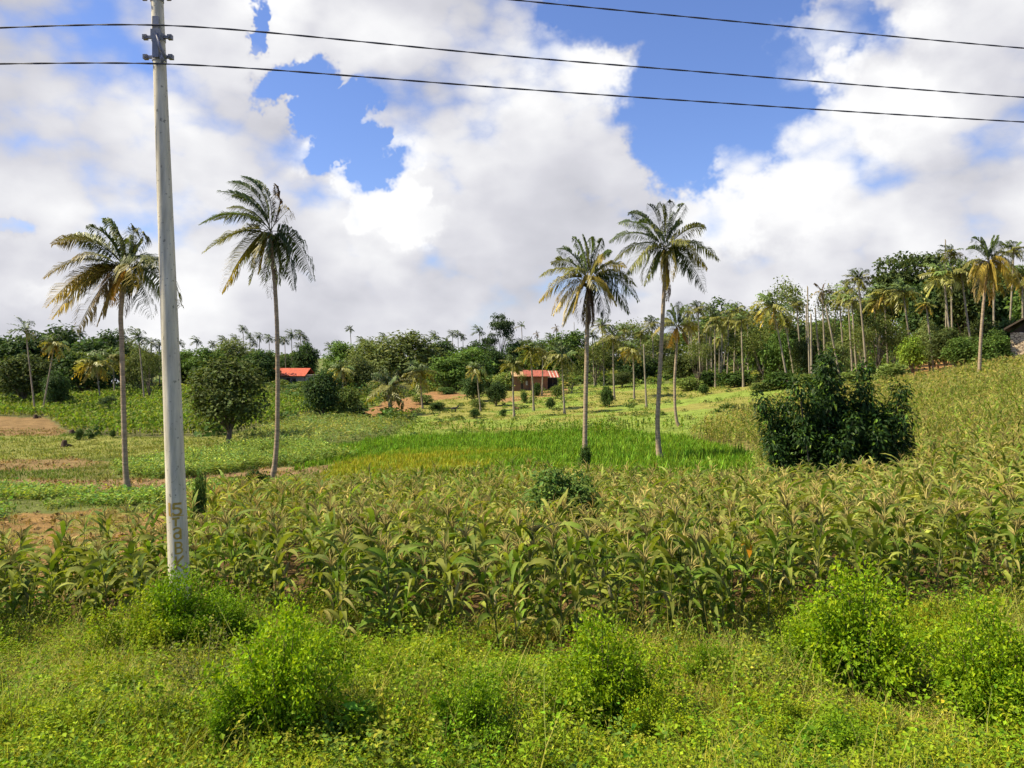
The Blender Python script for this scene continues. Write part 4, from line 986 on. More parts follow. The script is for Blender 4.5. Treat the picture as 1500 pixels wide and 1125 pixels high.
palm('full', 1023, 452, 15, 1026, 130, 'spiky-topped palm first above the grove, right of the fourth tall palm')
palm('full', 1047, 467, 19, 1048, 120, L2, G2)
palm('full', 1067, 470, 17, 1065, 130, L2, G2)
palm('pale', 1078, 456, 20, 1075, 125, L2, G2)
palm('pale', 1086, 470, 15, 1089, 112, L2, G2)
palm('pale', 1095, 462, 14, 1096, 135, L2, G2)
palm('pale', 1035, 480, 14, 1036, 140, L2, G2)
palm('pale', 1058, 478, 14, 1056, 140, L2, G2)
palm('yellow', 1012, 475, 15, 1015, 140, L2, G2)
palm('pale', 1101, 474, 13, 1103, 140, L2, G2)
for cx, cy, r, kd in ((882, 478, 16, 'full'), (912, 484, 14, 'pale'), (955, 474, 15, 'full'), (1008, 458, 15, 'pale'), (1040, 455, 14, 'wind'), (1110, 458, 15, 'full'), (938, 488, 13, 'pale'), (868, 492, 12, 'wind')):
    palm(kd, cx, cy, r, cx + 3, 150, 'slim palm standing among the leafy trees behind the centre pair of tall palms', 'palms among the trees behind the centre pair')
for cx, cy, r in ((484, 510, 9), (530, 500, 10), (562, 494, 9), (608, 490, 9), (655, 502, 10), (748, 498, 9), (776, 500, 9), (806, 494, 9), (180, 492, 11), (92, 488, 10), (262, 503, 10), (288, 500, 9)):
    palm('wind', cx, cy, r, cx + 2, 222, 'small palm head just topping the leafy tree line far behind the fields', 'palm heads topping the far tree line', None, .9)
palm('yellow', 1132, 449, 30, 1155, 102, 'leaning palm with a broad golden crown on the hillside')
palm('full', 1150, 470, 16, 1165, 105, 'small leaning palm behind the broad golden one')
palm('full', 1167, 446, 14, 1176, 110, 'thin palm between the golden palm and the bare trunks')
palm('dead', 1204, 428, 18, 1209, 108, 'dead brown palm with shrivelled upright fronds on the hillside')
palm('bare', 1183, 420, 0, 1186, 100, 'tallest bare dead trunk on the hillside', None, None, .8)
palm('bare', 1181, 450, 0, 1182, 105, 'straight bare trunk just left of the tallest bare one', None, None, .9)
palm('bare', 1194, 452, 0, 1203, 110, 'leaning bare trunk between the tallest bare one and the dead brown palm', None, None, .9)
palm('bare', 1188, 460, 0, 1189, 98, 'pale bare trunk in front of the other bare trunks', None, None, 1)
palm('bare', 1210, 450, 0, 1233, 92, 'long slanting bare trunk right of the dead brown palm', None, None, .9)
G4 = 'palms beside the dead brown palm'; L4 = 'palm with drooping olive fronds right of the dead brown palm'
palm('pale', 1242, 425, 21, 1249, 105, L4, G4)
palm('full', 1257, 409, 20, 1270, 98, 'upright palm, tallest of those right of the dead brown palm')
palm('pale', 1248, 440, 18, 1256, 102, L4, G4)
palm('pale', 1230, 440, 16, 1238, 110, L4, G4)
palm('yellow', 1295, 431, 25, 1301, 108, 'broad yellowish palm before the great canopy tree')
palm('pale', 1280, 442, 18, 1289, 110, 'dim palm tucked behind the broad yellowish palm')
palm('pale', 1323, 429, 26, 1338, 105, 'thick leaning palm under the great canopy tree')
palm('yellow', 1357, 447, 15, 1368, 98, 'narrow yellow palm between the canopy tree and the leaning pale pair')
palm('pale', 1382, 403, 30, 1398, 92, 'lower one of the two leaning pale palms by the tall golden palm')
palm('full', 1408, 400, 27, 1428, 92, 'upper one of the two leaning pale palms by the tall golden palm')
palm('full', 1393, 372, 17, 1396, 112, 'dark palm top rising over the great canopy tree')
palm('bare', 1385, 352, 0, 1386, 118, 'bare trunk sticking up above the great canopy tree', None, None, .8)
palm('full', 1485, 366, 18, 1477, 105, 'palm top behind the golden palm near the hillside end')
palm('yellow', 1498, 405, 22, 1500, 95, 'golden palm cut off by the hillside end')
palm('bare', 1456, 400, 0, 1457, 98, 'pale bare trunk right of the golden palm', None, None, 1.1)
palm('full', 1560, 380, 30, 1565, 90, 'palm past the end of the hillside grove')
palm('yellow', 1630, 390, 32, 1640, 90, 'yellow palm far past the end of the hillside grove')
for k in range(14):
    cx = 1010 + 100 * pg.random(); palm('bare' if k % 3 else 'pale', cx, 488 + 10 * pg.random(), 11, cx + pg.normal(0, 3), 145 + 15 * pg.random(), 'thin pale trunk deep inside the crowded palm grove', 'thin trunks deep inside the palm grove', None, .8)

# ------------------------------------------------------------------ concrete pole and lines
PY_ = 11.0
pb = foot(266, PY_)
pole = empty('utility_pole', pb, 'weathered grey concrete power pole with ochre painted lettering', 'power pole')
pt = at(227.5, -75, PY_) - pb
mb = MB(); Hh = pt.z
def pcenter(z):
    f = z / Hh
    return np.array([pt.x * f, 0, z])
def prad(z): return .150 - .074 * (z / Hh)
zs = np.linspace(-.3, Hh, 30)
tube(mb, [pcenter(z) for z in zs], [prad(z) for z in zs], 28, (.52, .47, .37)); mb.build('shaft', M_CONC, pole)
def zrow(row): return (CZ - (row - HZ) / F * PY_) - pb.z
# clamps at two levels
def clamp(row, wing):
    z = zrow(row); c = pcenter(z); r = prad(z) + .006
    mb = MB()
    tube(mb, [c + [0, 0, -.05], c + [0, 0, -.049], c + [0, 0, .049], c + [0, 0, .05]], [r, r + .004, r + .004, r], 24, (.2, .2, .23), 0, True, False)
    for s in (-1, 1):
        x0 = s * (r - .02); x1 = s * (r + .085)
        box(mb, (min(x0, x1), -r * .35 - .02, -.018), (max(x0, x1), -r * .35 + .02, .018), (.2, .2, .23), 0, np.array([[1, 0, 0, c[0]], [0, 1, 0, c[1]], [0, 0, 1, c[2]], [0, 0, 0, 1]]))
    o = mb.build('clamp_band', M_METAL, pole)
    for s in (-1, 1):
        x = s * (r + .085); m = MB(); M4 = np.array([[1, 0, 0, c[0] + x], [0, 1, 0, c[1] - r * .35], [0, 0, 1, c[2]], [0, 0, 0, 1]])
        box(m, (-.03, -.035, -.032), (.03, .035, .032), (.17, .16, .18), 0, M4); box(m, (-.012, -.055, -.012), (.012, -.0352, .012), (.2, .2, .2), 0, M4); m.build('clamp_bolt', M_METAL, o)
clamp(56, 1); clamp(85, 1); clamp(-2, 1)
z = zrow(60); c = pcenter(z); r = prad(z)
mb = MB(); box(mb, (c[0] - .035, -r - .045, z - .28), (c[0] + .05, -r - .012, z + .3), (.16, .165, .2)); box(mb, (c[0] - .06, -r - .0448, z - .02), (c[0] + .075, -r - .0122, z + .12), (.15, .155, .19)); mb.build('bracket_plate', M_METAL, pole)
mb = MB()
for s in (1,):
    tube(mb, [c + [.02, -r - .045, .05], c + [.075, -r - .06, -.12], c + [.15, -r - .05, -.28]], [.02, .024, .02], 8, (.17, .17, .21))
    tube(mb, [c + [.11, -r - .05, -.36], c + [.11, -r - .05, -.3], c + [.11, -r - .05, -.25]], [.02, .032, .02], 8, (.15, .15, .18))
mb.build('tension_clamp', M_METAL, pole)
# wires
def wire(name, pts, label, group='power cables'):
    P = np.array([np.array(at(*q)) for q in pts]); s = np.concatenate([[0], np.cumsum(np.linalg.norm(np.diff(P, axis=0), axis=1))]); m = 320
    t = np.linspace(0, s[-1], m); out = []
    for k in range(3): out.append(np.interp(t, s, P[:, k]))
    C = np.stack(out, 1)
    for _ in range(120): C[1:-1] = (C[:-2] + 2 * C[1:-1] + C[2:]) / 4
    mb = MB(); ph = t * 6
    off = np.stack([0 * ph, np.cos(ph), np.sin(ph)], 1) * .006
    tube(mb, C + off, .0075, 6, (.055, .055, .075)); tube(mb, C - off, .0075, 6, (.05, .05, .07))
    tag(mb.build(name, M_WIRE), label, 'cable')
yn = PY_ - .2
wire('power_line', [(-700, 70, 10.7), (0, 40.5, 10.75), (120, 36, 10.78), (222, 32.5, yn), (245, 33.5, yn), (400, 48, 11.1), (750, 83, 11.7), (1000, 103, 12.4), (1250, 124, 13.2), (1500, 143, 14), (2200, 182, 16)], 'upper dark cable fixed to the top of the pole bracket')
wire('power_line', [(-700, 102, 10.7), (0, 93.5, 10.75), (120, 92, 10.78), (218, 90.5, yn), (258, 92, yn), (400, 102, 11.1), (750, 130, 11.7), (1000, 147, 12.4), (1250, 164, 13.2), (1500, 179, 14), (2200, 212, 16)], 'lowest dark cable fixed below the pole bracket')
wire('power_line', [(-700, -35, 10.8), (230, -55, yn), (500, -28, 11.1), (750, 0, 11.7), (1000, 24, 12.4), (1250, 48, 13.2), (1500, 71, 14), (2200, 122, 16)], 'highest dark cable crossing the blue sky')
# painted letters: strokes on the near face of the pole
def strokes(mb, pls, row, h, cx, wd, line=.022):
    """pls: polylines in a unit box; row: top row in picture, h height m, cx: sideways offset m"""
    zt = zrow(row)
    for pl in pls:
        P = np.array(pl, float); d = np.concatenate([[0], np.cumsum(np.linalg.norm(np.diff(P, axis=0), axis=1))]); m = max(3, int(d[-1] * 14)); s = np.linspace(0, d[-1], m)
        Q = np.stack([np.interp(s, d, P[:, 0]), np.interp(s, d, P[:, 1])], 1) * [wd, -h]
        T = norm(np.gradient(Q, axis=0)); Nn = np.stack([-T[:, 1], T[:, 0]], 1) * line * .6
        Q[0] -= T[0] * line * .3; Q[-1] += T[-1] * line * .3
        rows = []
        for q in (Q - Nn, Q + Nn):
            xx = cx + .055 + q[:, 0]; zz = zt + q[:, 1]
            rr = np.array([prad(v) for v in zz]) + .003; cxs = np.array([pcenter(v)[0] for v in zz])
            a = xx / rr
            rows.append(np.stack([cxs + np.sin(a) * rr, -np.cos(a) * rr, zz], 1))
        V = np.stack(rows, 1).reshape(-1, 3); i = np.arange(m - 1)
        mb.add(V, np.stack([2 * i, 2 * i + 1, 2 * i + 3, 2 * i + 2], 1), (.42, .28, .06))
arc = lambda cx, cy, rx, ry, a0, a1, n=14: [(cx + rx * math.cos(R(a)), cy - ry * math.sin(R(a))) for a in np.linspace(a0, a1, n)]
mb = MB()
strokes(mb, [[(.5, 0), (.5, 1)]], 735, .165, -.125, .05, .03)
strokes(mb, [[(.95, .03), (.2, .03), (.14, .45)], [(.14, .45)] + arc(.45, .7, .48, .3, 110, -150)], 735, .165, -.06, .13, .027)
strokes(mb, [[(0, .5), (.5, .3), (1, .5)]], 752.5, .012, -.1, .2, .01)
strokes(mb, [[(0, .08), (1, 0.02)], [(.5, .05), (.45, 1)]], 756, .11, -.055, .085, .026)
strokes(mb, [arc(.5, .22, .45, .2, 170, -60), arc(.5, .72, .45, .26, 90, 450), [(.95, .2), (.95, 1)]], 770, .16, -.05, .1, .022)
strokes(mb, [[(.1, 0), (.1, 1)], [(.1, .02)] + arc(.5, .26, .42, .23, 85, -85) + [(.1, .5)], [(.1, .5)] + arc(.5, .74, .48, .25, 85, -85) + [(.1, .99)]], 791, .16, -.04, .1, .022)
strokes(mb, [[(.12, 0), (.12, 1)], [(.95, 0), (.15, .55), (1.0, 1)]], 812, .17, -.045, .12, .026)
mb.build('painted_lettering', M_PAINT, pole)

# ------------------------------------------------------------------ buildings
def rotz(a): return np.array([[math.cos(a), -math.sin(a), 0, 0], [math.sin(a), math.cos(a), 0, 0], [0, 0, 1, 0], [0, 0, 0, 1.]])
def gable(mb, x0, x1, y0, y1, ze, zr, th=.08, tint=(.5, .1, .05), over=.5):
    """two roof slopes, ridge along x"""
    ym = (y0 + y1) / 2
    for ya in (y0 - over, y1 + over):
        V = np.array([[x0 - over, ya, ze], [x1 + over, ya, ze], [x1 + over, ym, zr], [x0 - over, ym, zr]]); V2 = V + [0, 0, th]
        A = np.concatenate([V, V2]); mb.add(A, [[0, 1, 2, 3], [4, 5, 6, 7], [0, 1, 5, 4], [1, 2, 6, 5], [2, 3, 7, 6], [3, 0, 4, 7]], tint)
def opening(parent, name, x0, x1, z0, z1, y, tint, frame=(.2, .14, .08)):
    mb = MB(); box(mb, (x0, y - .02, z0), (x1, y + .06, z1), tint); o = mb.build(name, M_WALL, parent)
    f = MB(); w = .08
    box(f, (x0 - w, y - .05, z0), (x0 - .003, y + .05, z1), frame); box(f, (x1 + .003, y - .05, z0), (x1 + w, y + .05, z1), frame); box(f, (x0 - w, y - .05, z1 + .003), (x1 + w, y + .05, z1 + w), frame)
    f.build('frame', M_BARK, o)
# bright red roof house
Yh = 195.0; p = foot(420, Yh); zb = CZ - (566 - HZ) / F * Yh
p.z = min(p.z, zb); k = Yh / F
h = empty('farm_house', p, 'small house with bright red roof behind the second tall palm', 'house'); h.rotation_euler = (0, 0, R(-8))
top = CZ - (540 - HZ) / F * Yh - p.z; eave = CZ - (551 - HZ) / F * Yh - p.z
mb = MB(); box(mb, (-24 * k, 0, -.6), (26 * k, 6, eave + .1), (.40, .33, .25)); mb.build('wall', M_WALL, h)
mb = MB(); gable(mb, -25 * k, 26 * k, 0, 6, eave, top, .1, (.41, .08, .038), .6); mb.build('roof', M_ROOF, h)
opening(h, 'window', 9 * k, 14 * k, eave - 1.5, eave - .6, 0, (.03, .03, .03)); opening(h, 'door', 0, 5 * k, 0, eave - .5, 0, (.06, .045, .035))
mb = MB(); box(mb, (26.5 * k, .5, -.6), (47 * k, 5, eave + .25), (.42, .36, .29)); mb.build('side_wall', M_WALL, h)
mb = MB(); box(mb, (26.5 * k, .1, eave + .253), (48 * k, 5.4, eave + .36), (.34, .3, .27)); mb.build('side_roof', M_ROOF, h)
# brown farmhouse
Yh = depth_of(797, 571); k = Yh / F; p = foot(797, Yh)
h = empty('farm_house', p, 'long brown mud farmhouse with rusty red sheet roof in the centre', 'house'); h.rotation_euler = (0, 0, R(6))
X = lambda px: (px - 797) * k
Z = lambda row: CZ - (row - HZ) / F * Yh - p.z
mb = MB(); box(mb, (X(752), 0, -.8), (X(776) - .003, 5, Z(552)), (.2, .105, .055)); box(mb, (X(776), -.3, -.8), (X(802), 5, Z(552)), (.26, .12, .06)); mb.build('wall', M_WALL, h)
mb = MB(); box(mb, (X(802) + .003, 1.2, -.8), (X(818), 5, Z(554)), (.04, .035, .035)); mb.build('shed_shade_box', M_WALL, h)  # solid near-black box paints the shade inside the open shed
for q in (810, 817.5):
    mb = MB(); tube(mb, [(X(q), -.1, -.6), (X(q), -.1, Z(554))], [.09, .07], 6, (.12, .09, .06)); mb.build('post', M_BARK, h)
def slope(mb, x0, x1, y0, z0, y1, z1, tint, th=.07):
    V = np.array([[x0, y0, z0], [x1, y0, z0], [x1, y1, z1], [x0, y1, z1]]); A = np.concatenate([V, V + [0, 0, th]])
    mb.add(A, [[0, 1, 2, 3], [4, 5, 6, 7], [0, 1, 5, 4], [1, 2, 6, 5], [2, 3, 7, 6], [3, 0, 4, 7]], tint)
mb = MB(); slope(mb, X(768), X(803.5), -.9, Z(551.5), 3, Z(543), (.30, .085, .05)); mb.build('roof', M_ROOF, h)
mb = MB(); slope(mb, X(750), X(768) - .01, -.5, Z(551.5), 3, Z(545), (.42, .27, .14)); tag(mb.build('thatch_roof', M_WALL, h), 'pale thatched end of the roof')
mb = MB()
for q in range(9):
    slope(mb, X(804 + q * 1.7) , X(804 + (q + 1) * 1.7) - .02, -.7, Z(553), 2.6, Z(544), [(.36, .1, .055), (.5, .4, .33), (.33, .08, .045)][q % 3])
tag(mb.build('shed_roof', M_ROOF, h), 'streaked rusty sheet roof over the open shed')
opening(h, 'window', X(770), X(772.5), .9, 1.7, 0, (.5, .45, .4)); opening(h, 'door', X(763), X(766), 0, 1.9, 0, (.05, .04, .03))
# pale building far left
Yh = 205.0; k = Yh / F; p = foot(160, Yh); Z = lambda row: CZ - (row - HZ) / F * Yh - p.z
h = empty('farm_shed', p, 'far pale blue-grey shed glimpsed under the yellow palm at left', 'shed')
mb = MB(); box(mb, (-16 * k, 0, -.5), (14 * k, 5, Z(560)), (.12, .1, .09)); mb.build('wall', M_WALL, h)
mb = MB(); slope(mb, -17 * k, 15 * k, -.7, Z(562), 5.4, Z(550), (.36, .40, .5)); mb.build('roof', M_ROOF, h)
# hut at right edge
Yh = depth_of(1484, 537); k = Yh / F; p = foot(1480, Yh); Z = lambda row: CZ - (row - HZ) / F * Yh - p.z
h = empty('stone_hut', p, 'rough stone-walled hut with dark thatched roof at the hillside end', 'hut'); h.rotation_euler = (0, 0, R(54))
M_STONE = None
def stone_mat():
    m, nt, out = new_mat('rough_stone'); L = nt.links.new
    tc = N(nt, 'ShaderNodeTexCoord'); mp = N(nt, 'ShaderNodeMapping', in_Scale=(2.2, 2.2, 5.0)); L(tc.outputs['Object'], mp.inputs[0])
    v = N(nt, 'ShaderNodeTexVoronoi', in_Scale=1.0); v.feature = 'DISTANCE_TO_EDGE'; L(mp.outputs[0], v.inputs['Vector'])
    v2 = N(nt, 'ShaderNodeTexVoronoi', in_Scale=1.0); L(mp.outputs[0], v2.inputs['Vector'])
    r = N(nt, 'ShaderNodeValToRGB'); r.color_ramp.elements[0].position = .03; r.color_ramp.elements[0].color = (.14, .09, .06, 1); r.color_ramp.elements[1].position = .12; r.color_ramp.elements[1].color = (.52, .40, .27, 1)
    L(v.outputs[0], r.inputs[0])
    hs = N(nt, 'ShaderNodeMapRange', in_3=.7, in_4=1.2); L(v2.outputs['Color'], hs.inputs[0])
    sc = N(nt, 'ShaderNodeVectorMath', operation='SCALE'); L(r.outputs[0], sc.inputs[0]); L(hs.outputs[0], sc.inputs['Scale'])
    p_ = N(nt, 'ShaderNodeBsdfPrincipled', in_Roughness=.9); L(sc.outputs[0], p_.inputs['Base Color'])
    b = N(nt, 'ShaderNodeBump', in_Strength=.8, in_Distance=.08); L(v.outputs[0], b.inputs['Height']); L(b.outputs[0], p_.inputs['Normal']); L(p_.outputs[0], out.inputs[0])
    return m
mb = MB(); box(mb, (0, -5.4, -.6), (6.5, 0, Z(487))); mb.build('wall', stone_mat(), h)
mb = MB(); zt = Z(488) + 2.4
mb.add([[.12, -5.3, Z(487) + .003], [.12, -.1, Z(487) + .003], [.12, -2.7, zt - .1], [.12, -2.7, zt - .1]], [[0, 1, 2, 3]], (.05, .035, .025)); mb.build('gable_boards', M_BARK, h)
mb = MB(); gable(mb, -.3, 6.8, -5.4, 0, Z(484), zt, .2, (.075, .055, .04), .55); mb.build('roof', M_WALL, h)
mb = MB(); box(mb, (-.03, -3.2, 0), (.03, -2.3, 1.9), (.07, .05, .03)); mb.build('door', M_BARK, h)
# timber posts on the soil bank
for q, (px, row) in enumerate(((1369, 540), (1374, 540))):
    Yp = depth_of(px, row); p = foot(px, Yp); mb = MB()
    tube(mb, [(0, 0, -.3), (.02, 0, .5), (.05, .02, 1.0)], [.13, .12, .1], 7, (.3, .16, .06)); o = mb.build('wooden_post', M_BARK, None, p)
    tag(o, 'short reddish timber post on the orange soil bank', 'post', 'timber posts on the soil bank')
# stumps
for px, row, hh, lab in ((94, 655, .7, 'dark tree stump on the yellow grass strip'), (52, 613, .6, 'charred stump at the foot of the tall thin left palm'), (105, 636, .5, 'small dark stump beside the ploughed patch')):
    p = foot(px, depth_of(px, row)); mb = MB(); tube(mb, [(0, 0, -.2), (.02, 0, .1), (0, .03, hh * .7), (.05, 0, hh)], [.5, .32, .26, .2], 9, (.07, .045, .03)); tube(mb, [(.1, 0, .15), (.5, .1, .2), (.8, .1, .1)], [.16, .1, .05], 6, (.07, .045, .03)); tag(mb.build('tree_stump', M_BARK, None, p), lab, 'stump')

# ------------------------------------------------------------------ goats
def goat(px, row, s, face, tint, label):
    p = foot(px, depth_of(px, row))
    me = bpy.data.meshes.new('goat')
    J = [((0, 0, .62), .17), ((.28, 0, .64), .17), ((.5, 0, .78), .09), ((.62, 0, .9), .085), ((.78, 0, .84), .05), ((-.3, 0, .64), .16), ((-.46, 0, .68), .035), ((-.52, 0, .58), .025)]
    E = [(0, 1), (1, 2), (2, 3), (3, 4), (0, 5), (5, 6), (6, 7)]
    for bx, root in ((.26, 1), (-.28, 5)):
        for sy in (-1, 1):
            b = len(J)
            kx = .03 if bx > 0 else -.07
            J += [((bx, .1 * sy, .5), .085 if bx < 0 else .07), ((bx + kx * (-1 if bx > 0 else 1), .1 * sy, .28), .045), ((bx + (.0 if bx > 0 else -.02), .1 * sy, .02), .035)]
            E += [(root, b), (b, b + 1), (b + 1, b + 2)]
    for sy in (-1, 1):
        b = len(J); J += [((.6, .1 * sy, .93), .025), ((.56, .05 * sy, 1.06), .018)]; E += [(3, b), (3, b + 1)]
    me.from_pydata([j[0] for j in J], E, [])
    o = link('goat', me, None, p)
    sk = o.modifiers.new('skin', 'SKIN')
    for v, j in zip(me.skin_vertices[0].data, J): v.radius = (j[1], j[1])
    me.skin_vertices[0].data[0].use_root = True
    o.modifiers.new('sub', 'SUBSURF').render_levels = 1
    m, nt, out = new_mat('hide'); b = N(nt, 'ShaderNodeBsdfPrincipled', in_Roughness=.8); nz = N(nt, 'ShaderNodeTexNoise', in_Scale=5.0); rp_ = N(nt, 'ShaderNodeValToRGB')
    rp_.color_ramp.elements[0].color = (*[c * .6 for c in tint], 1); rp_.color_ramp.elements[1].color = (*[c * 1.5 for c in tint], 1)
    nt.links.new(nz.outputs[0], rp_.inputs[0]); nt.links.new(rp_.outputs[0], b.inputs['Base Color']); nt.links.new(b.outputs[0], out.inputs[0])
    me.materials.append(m)
    o.scale = (s, s, s); o.rotation_euler = (0, 0, face)
    tag(o, label, 'goat')
goat(665, 604, .95, R(10), (.03, .024, .022), 'dark goat standing on the pasture left of the ragged thin palm')
goat(758, 602, .6, R(185), (.16, .06, .035), 'small reddish brown goat on the pasture near the dark upright palm')

# ------------------------------------------------------------------ light and sky
EL = R(50); sd = Vector((-.98, -.06, 0)).normalized()
SUN = Vector((sd.x * math.cos(EL), sd.y * math.cos(EL), math.sin(EL)))
ld = bpy.data.lights.new('sun', 'SUN'); ld.energy = 5.0; ld.angle = R(.55); ld.color = (1, .89, .64)
lo = bpy.data.objects.new('sun', ld); col.objects.link(lo); lo.rotation_mode = 'QUATERNION'; lo.rotation_quaternion = SUN.to_track_quat('Z', 'Y'); lo.location = (-30, 10, 60)

w = bpy.data.worlds.new('World'); scene.world = w; w.use_nodes = True; w.cycles.sampling_method = 'NONE'
nt = w.node_tree; nt.nodes.clear(); L = nt.links.new
def azel(px, row):
    x, y, z = (px - 750) / F, 1.0, (HZ - row) / F
    return math.atan2(x, y), math.atan2(z, math.hypot(x, y))
HOLES = [  # px, row, rx, ry, turn, depth
    (1030, 110, 112, 130, 0, 1.0), (1000, 215, 72, 66, -15, 1.0), (1060, 5, 230, 60, 6, 1.0), (880, 0, 90, 30, 15, .9), (1150, 110, 60, 80, 20, .66), (1235, 50, 80, 50, 0, .52), (1110, 225, 60, 50, 20, .5),
    (425, 118, 56, 30, 22, 1.2), (462, 150, 42, 22, 45, 1.3), (492, 188, 60, 24, 48, 1.3), (526, 226, 40, 20, 42, 1.2), (562, 258, 48, 24, 15, .75), (374, 36, 9, 48, 0, .75),
    (15, 335, 52, 26, 10, .5), (0, 465, 54, 30, 0, .45), (440, 405, 34, 14, 0, .36)]
gt = bpy.data.node_groups.new('cloud_density', 'ShaderNodeTree')
gt.interface.new_socket('Dir', in_out='INPUT', socket_type='NodeSocketVector'); gt.interface.new_socket('Density', in_out='OUTPUT', socket_type='NodeSocketFloat')
gi = gt.nodes.new('NodeGroupInput'); go = gt.nodes.new('NodeGroupOutput'); GL = gt.links.new
def gm_(op, a, b=None, c=None, clamp=False):
    n = gt.nodes.new('ShaderNodeMath'); n.operation = op; n.use_clamp = clamp
    for k, v in enumerate((a, b, c)):
        if v is None: continue
        if hasattr(v, 'is_linked') or hasattr(v, 'links'): GL(v, n.inputs[k])
        else: n.inputs[k].default_value = v
    return n.outputs[0]
nrm_ = N(gt, 'ShaderNodeVectorMath', operation='NORMALIZE'); GL(gi.outputs[0], nrm_.inputs[0]); D_ = nrm_.outputs[0]
sp = N(gt, 'ShaderNodeSeparateXYZ'); GL(D_, sp.inputs[0])
mp = N(gt, 'ShaderNodeMapping', in_Scale=(1, 1, 1.5)); GL(D_, mp.inputs[0])
n1 = N(gt, 'ShaderNodeTexNoise', in_Scale=3.6, in_Detail=3.0, in_Roughness=.5); GL(mp.outputs[0], n1.inputs['Vector'])
n2 = N(gt, 'ShaderNodeTexNoise', in_Scale=8.0, in_Detail=7.0, in_Roughness=.6); GL(mp.outputs[0], n2.inputs['Vector'])
vo = N(gt, 'ShaderNodeTexVoronoi', in_Scale=7.5, in_Detail=2.0, in_Roughness=.5, in_Lacunarity=2.3); vo.feature = 'F1'; GL(mp.outputs[0], vo.inputs['Vector'])
wn = N(gt, 'ShaderNodeTexNoise', in_Scale=9.0, in_Detail=5.0, in_Roughness=.68); GL(D_, wn.inputs['Vector'])
ws = N(gt, 'ShaderNodeSeparateColor'); GL(wn.outputs['Color'], ws.inputs[0])
az = gm_('ARCTAN2', sp.outputs[0], sp.outputs[1]); el = gm_('ARCSINE', sp.outputs[2])
az = gm_('ADD', az, gm_('MULTIPLY', gm_('SUBTRACT', ws.outputs[0], .5), .13)); el = gm_('ADD', el, gm_('MULTIPLY', gm_('SUBTRACT', ws.outputs[1], .5), .12))
hole = None
for (px, row, rx, ry, turn, dep) in HOLES:
    a0, e0 = azel(px, row); a1, _ = azel(px + rx, row); _, e1 = azel(px, row - ry); ra = max(abs(a1 - a0), .008); re = max(abs(e1 - e0), .008)
    da = gm_('SUBTRACT', az, a0); de = gm_('SUBTRACT', el, e0); c_, s_ = math.cos(R(-turn)), math.sin(R(-turn))
    X_ = gm_('DIVIDE', gm_('ADD', gm_('MULTIPLY', da, c_), gm_('MULTIPLY', de, -s_)), ra); Y_ = gm_('DIVIDE', gm_('ADD', gm_('MULTIPLY', da, s_), gm_('MULTIPLY', de, c_)), re)
    dist = gm_('SQRT', gm_('ADD', gm_('MULTIPLY', X_, X_), gm_('MULTIPLY', Y_, Y_)))
    v = gm_('MULTIPLY', gm_('SUBTRACT', 1.5, dist, clamp=False), dep); v = gm_('MINIMUM', gm_('MAXIMUM', v, 0), min(.9 * dep, .98))
    hole = v if hole is None else gm_('SMOOTH_MAX', hole, v, .35)
base = gm_('ADD', gm_('MULTIPLY', gm_('SUBTRACT', n1.outputs[0], .5), .9), gm_('ADD', gm_('MULTIPLY', gm_('SUBTRACT', n2.outputs[0], .5), .75), gm_('MULTIPLY', gm_('SUBTRACT', .42, vo.outputs[0]), .55)))
dens = gm_('ADD', gm_('SUBTRACT', base, gm_('MULTIPLY', hole, 1.2)), .85)
clear = gm_('MAXIMUM', gm_('MULTIPLY', gm_('SUBTRACT', sp.outputs[2], .52), 1.6), gm_('MULTIPLY', gm_('SUBTRACT', .1, sp.outputs[1]), .75)); clear = gm_('MINIMUM', gm_('MAXIMUM', clear, 0), .42)  # out-of-view clouds thinned overhead and behind camera to lower ambient light
dens = gm_('SUBTRACT', dens, clear); low_ = gm_('MAXIMUM', gm_('MULTIPLY', gm_('SUBTRACT', .2, sp.outputs[2]), 1.1), 0); dens = gm_('ADD', dens, low_)
GL(dens, go.inputs[0])
tc = N(nt, 'ShaderNodeTexCoord')
c1 = nt.nodes.new('ShaderNodeGroup'); c1.node_tree = gt; L(tc.outputs['Generated'], c1.inputs[0])
ad = N(nt, 'ShaderNodeVectorMath', operation='ADD'); ad.inputs[1].default_value = (-.05, 0, .075); L(tc.outputs['Generated'], ad.inputs[0])
c2 = nt.nodes.new('ShaderNodeGroup'); c2.node_tree = gt; L(ad.outputs[0], c2.inputs[0])
def wm(op, a, b=None, clamp=False):
    n = nt.nodes.new('ShaderNodeMath'); n.operation = op; n.use_clamp = clamp
    for k, v in enumerate((a, b)):
        if v is None: continue
        if hasattr(v, 'links'): L(v, n.inputs[k])
        else: n.inputs[k].default_value = v
    return n.outputs[0]
cov = N(nt, 'ShaderNodeMapRange', in_1=-.06, in_2=.36, interpolation_type='SMOOTHSTEP'); L(c1.outputs[0], cov.inputs[0])
lit = wm('ADD', wm('MULTIPLY', wm('SUBTRACT', c1.outputs[0], c2.outputs[0]), .85), .57, True)
thick = N(nt, 'ShaderNodeMapRange', in_1=.15, in_2=.85, in_3=1.0, in_4=.66); L(c1.outputs[0], thick.inputs[0])
bn = N(nt, 'ShaderNodeTexNoise', in_Scale=4.2, in_Detail=2.0, in_Roughness=.45); L(tc.outputs['Generated'], bn.inputs['Vector'])
br = N(nt, 'ShaderNodeMapRange', in_1=.36, in_2=.64, in_3=.5, in_4=1.15); L(bn.outputs[0], br.inputs[0])
shade = wm('MULTIPLY', wm('MULTIPLY', lit, thick.outputs[0]), br.outputs[0], True)
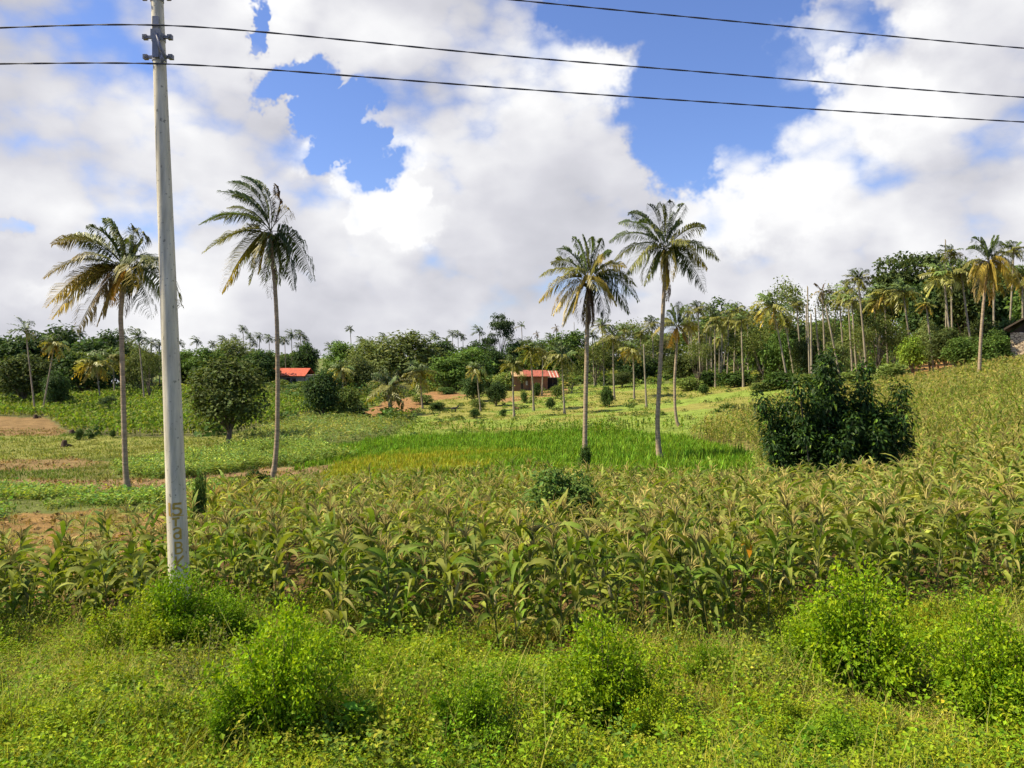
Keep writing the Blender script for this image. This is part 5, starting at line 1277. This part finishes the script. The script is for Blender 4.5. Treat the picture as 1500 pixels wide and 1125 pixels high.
ramp = N(nt, 'ShaderNodeValToRGB'); cr_ = ramp.color_ramp
cr_.elements[0].position = .0; cr_.elements[0].color = (.47, .475, .53, 1); cr_.elements[1].position = .75; cr_.elements[1].color = (.93, .93, .935, 1)
e = cr_.elements.new(.35); e.color = (.66, .66, .71, 1)
L(shade, ramp.inputs[0])
cs = N(nt, 'ShaderNodeVectorMath', operation='SCALE'); cs.inputs['Scale'].default_value = 10.0; L(ramp.outputs[0], cs.inputs[0])
sky = N(nt, 'ShaderNodeTexSky', sky_type='NISHITA', sun_disc=False, sun_elevation=EL, sun_rotation=math.atan2(SUN.x, SUN.y), air_density=1.0, dust_density=.6, ozone_density=2.5)
tint = N(nt, 'ShaderNodeVectorMath', operation='MULTIPLY'); tint.inputs[1].default_value = (1.12, 1.22, 1.66); L(sky.outputs[0], tint.inputs[0])
mx = N(nt, 'ShaderNodeMix', data_type='RGBA'); L(cov.outputs[0], mx.inputs[0]); L(tint.outputs[0], mx.inputs[6]); L(cs.outputs[0], mx.inputs[7])
bg = N(nt, 'ShaderNodeBackground', in_Strength=.0595); L(mx.outputs[2], bg.inputs[0])
wo = N(nt, 'ShaderNodeOutputWorld'); L(bg.outputs[0], wo.inputs[0])

# ------------------------------------------------------------------ camera and picture settings
cd = bpy.data.cameras.new('camera'); cam = bpy.data.objects.new('camera', cd); col.objects.link(cam)
cam.location = (0, 0, CZ); cam.rotation_euler = (R(90), 0, 0); cd.sensor_width = 36; cd.lens = 36 * F / 1500; cd.shift_y = (HZ - 562.5) / 1500; cd.clip_end = 6000; cd.clip_start = .1
scene.camera = cam
scene.view_settings.view_transform = 'Standard'; scene.view_settings.look = 'None'; scene.view_settings.exposure = .87; scene.view_settings.gamma = 1
scene.cycles.max_bounces = 3; scene.cycles.diffuse_bounces = 2; scene.cycles.use_adaptive_sampling = True; scene.cycles.adaptive_threshold = .02; scene.cycles.adaptive_min_samples = 16; scene.cycles.transmission_bounces = 2; scene.cycles.glossy_bounces = 1; scene.cycles.use_denoising = True
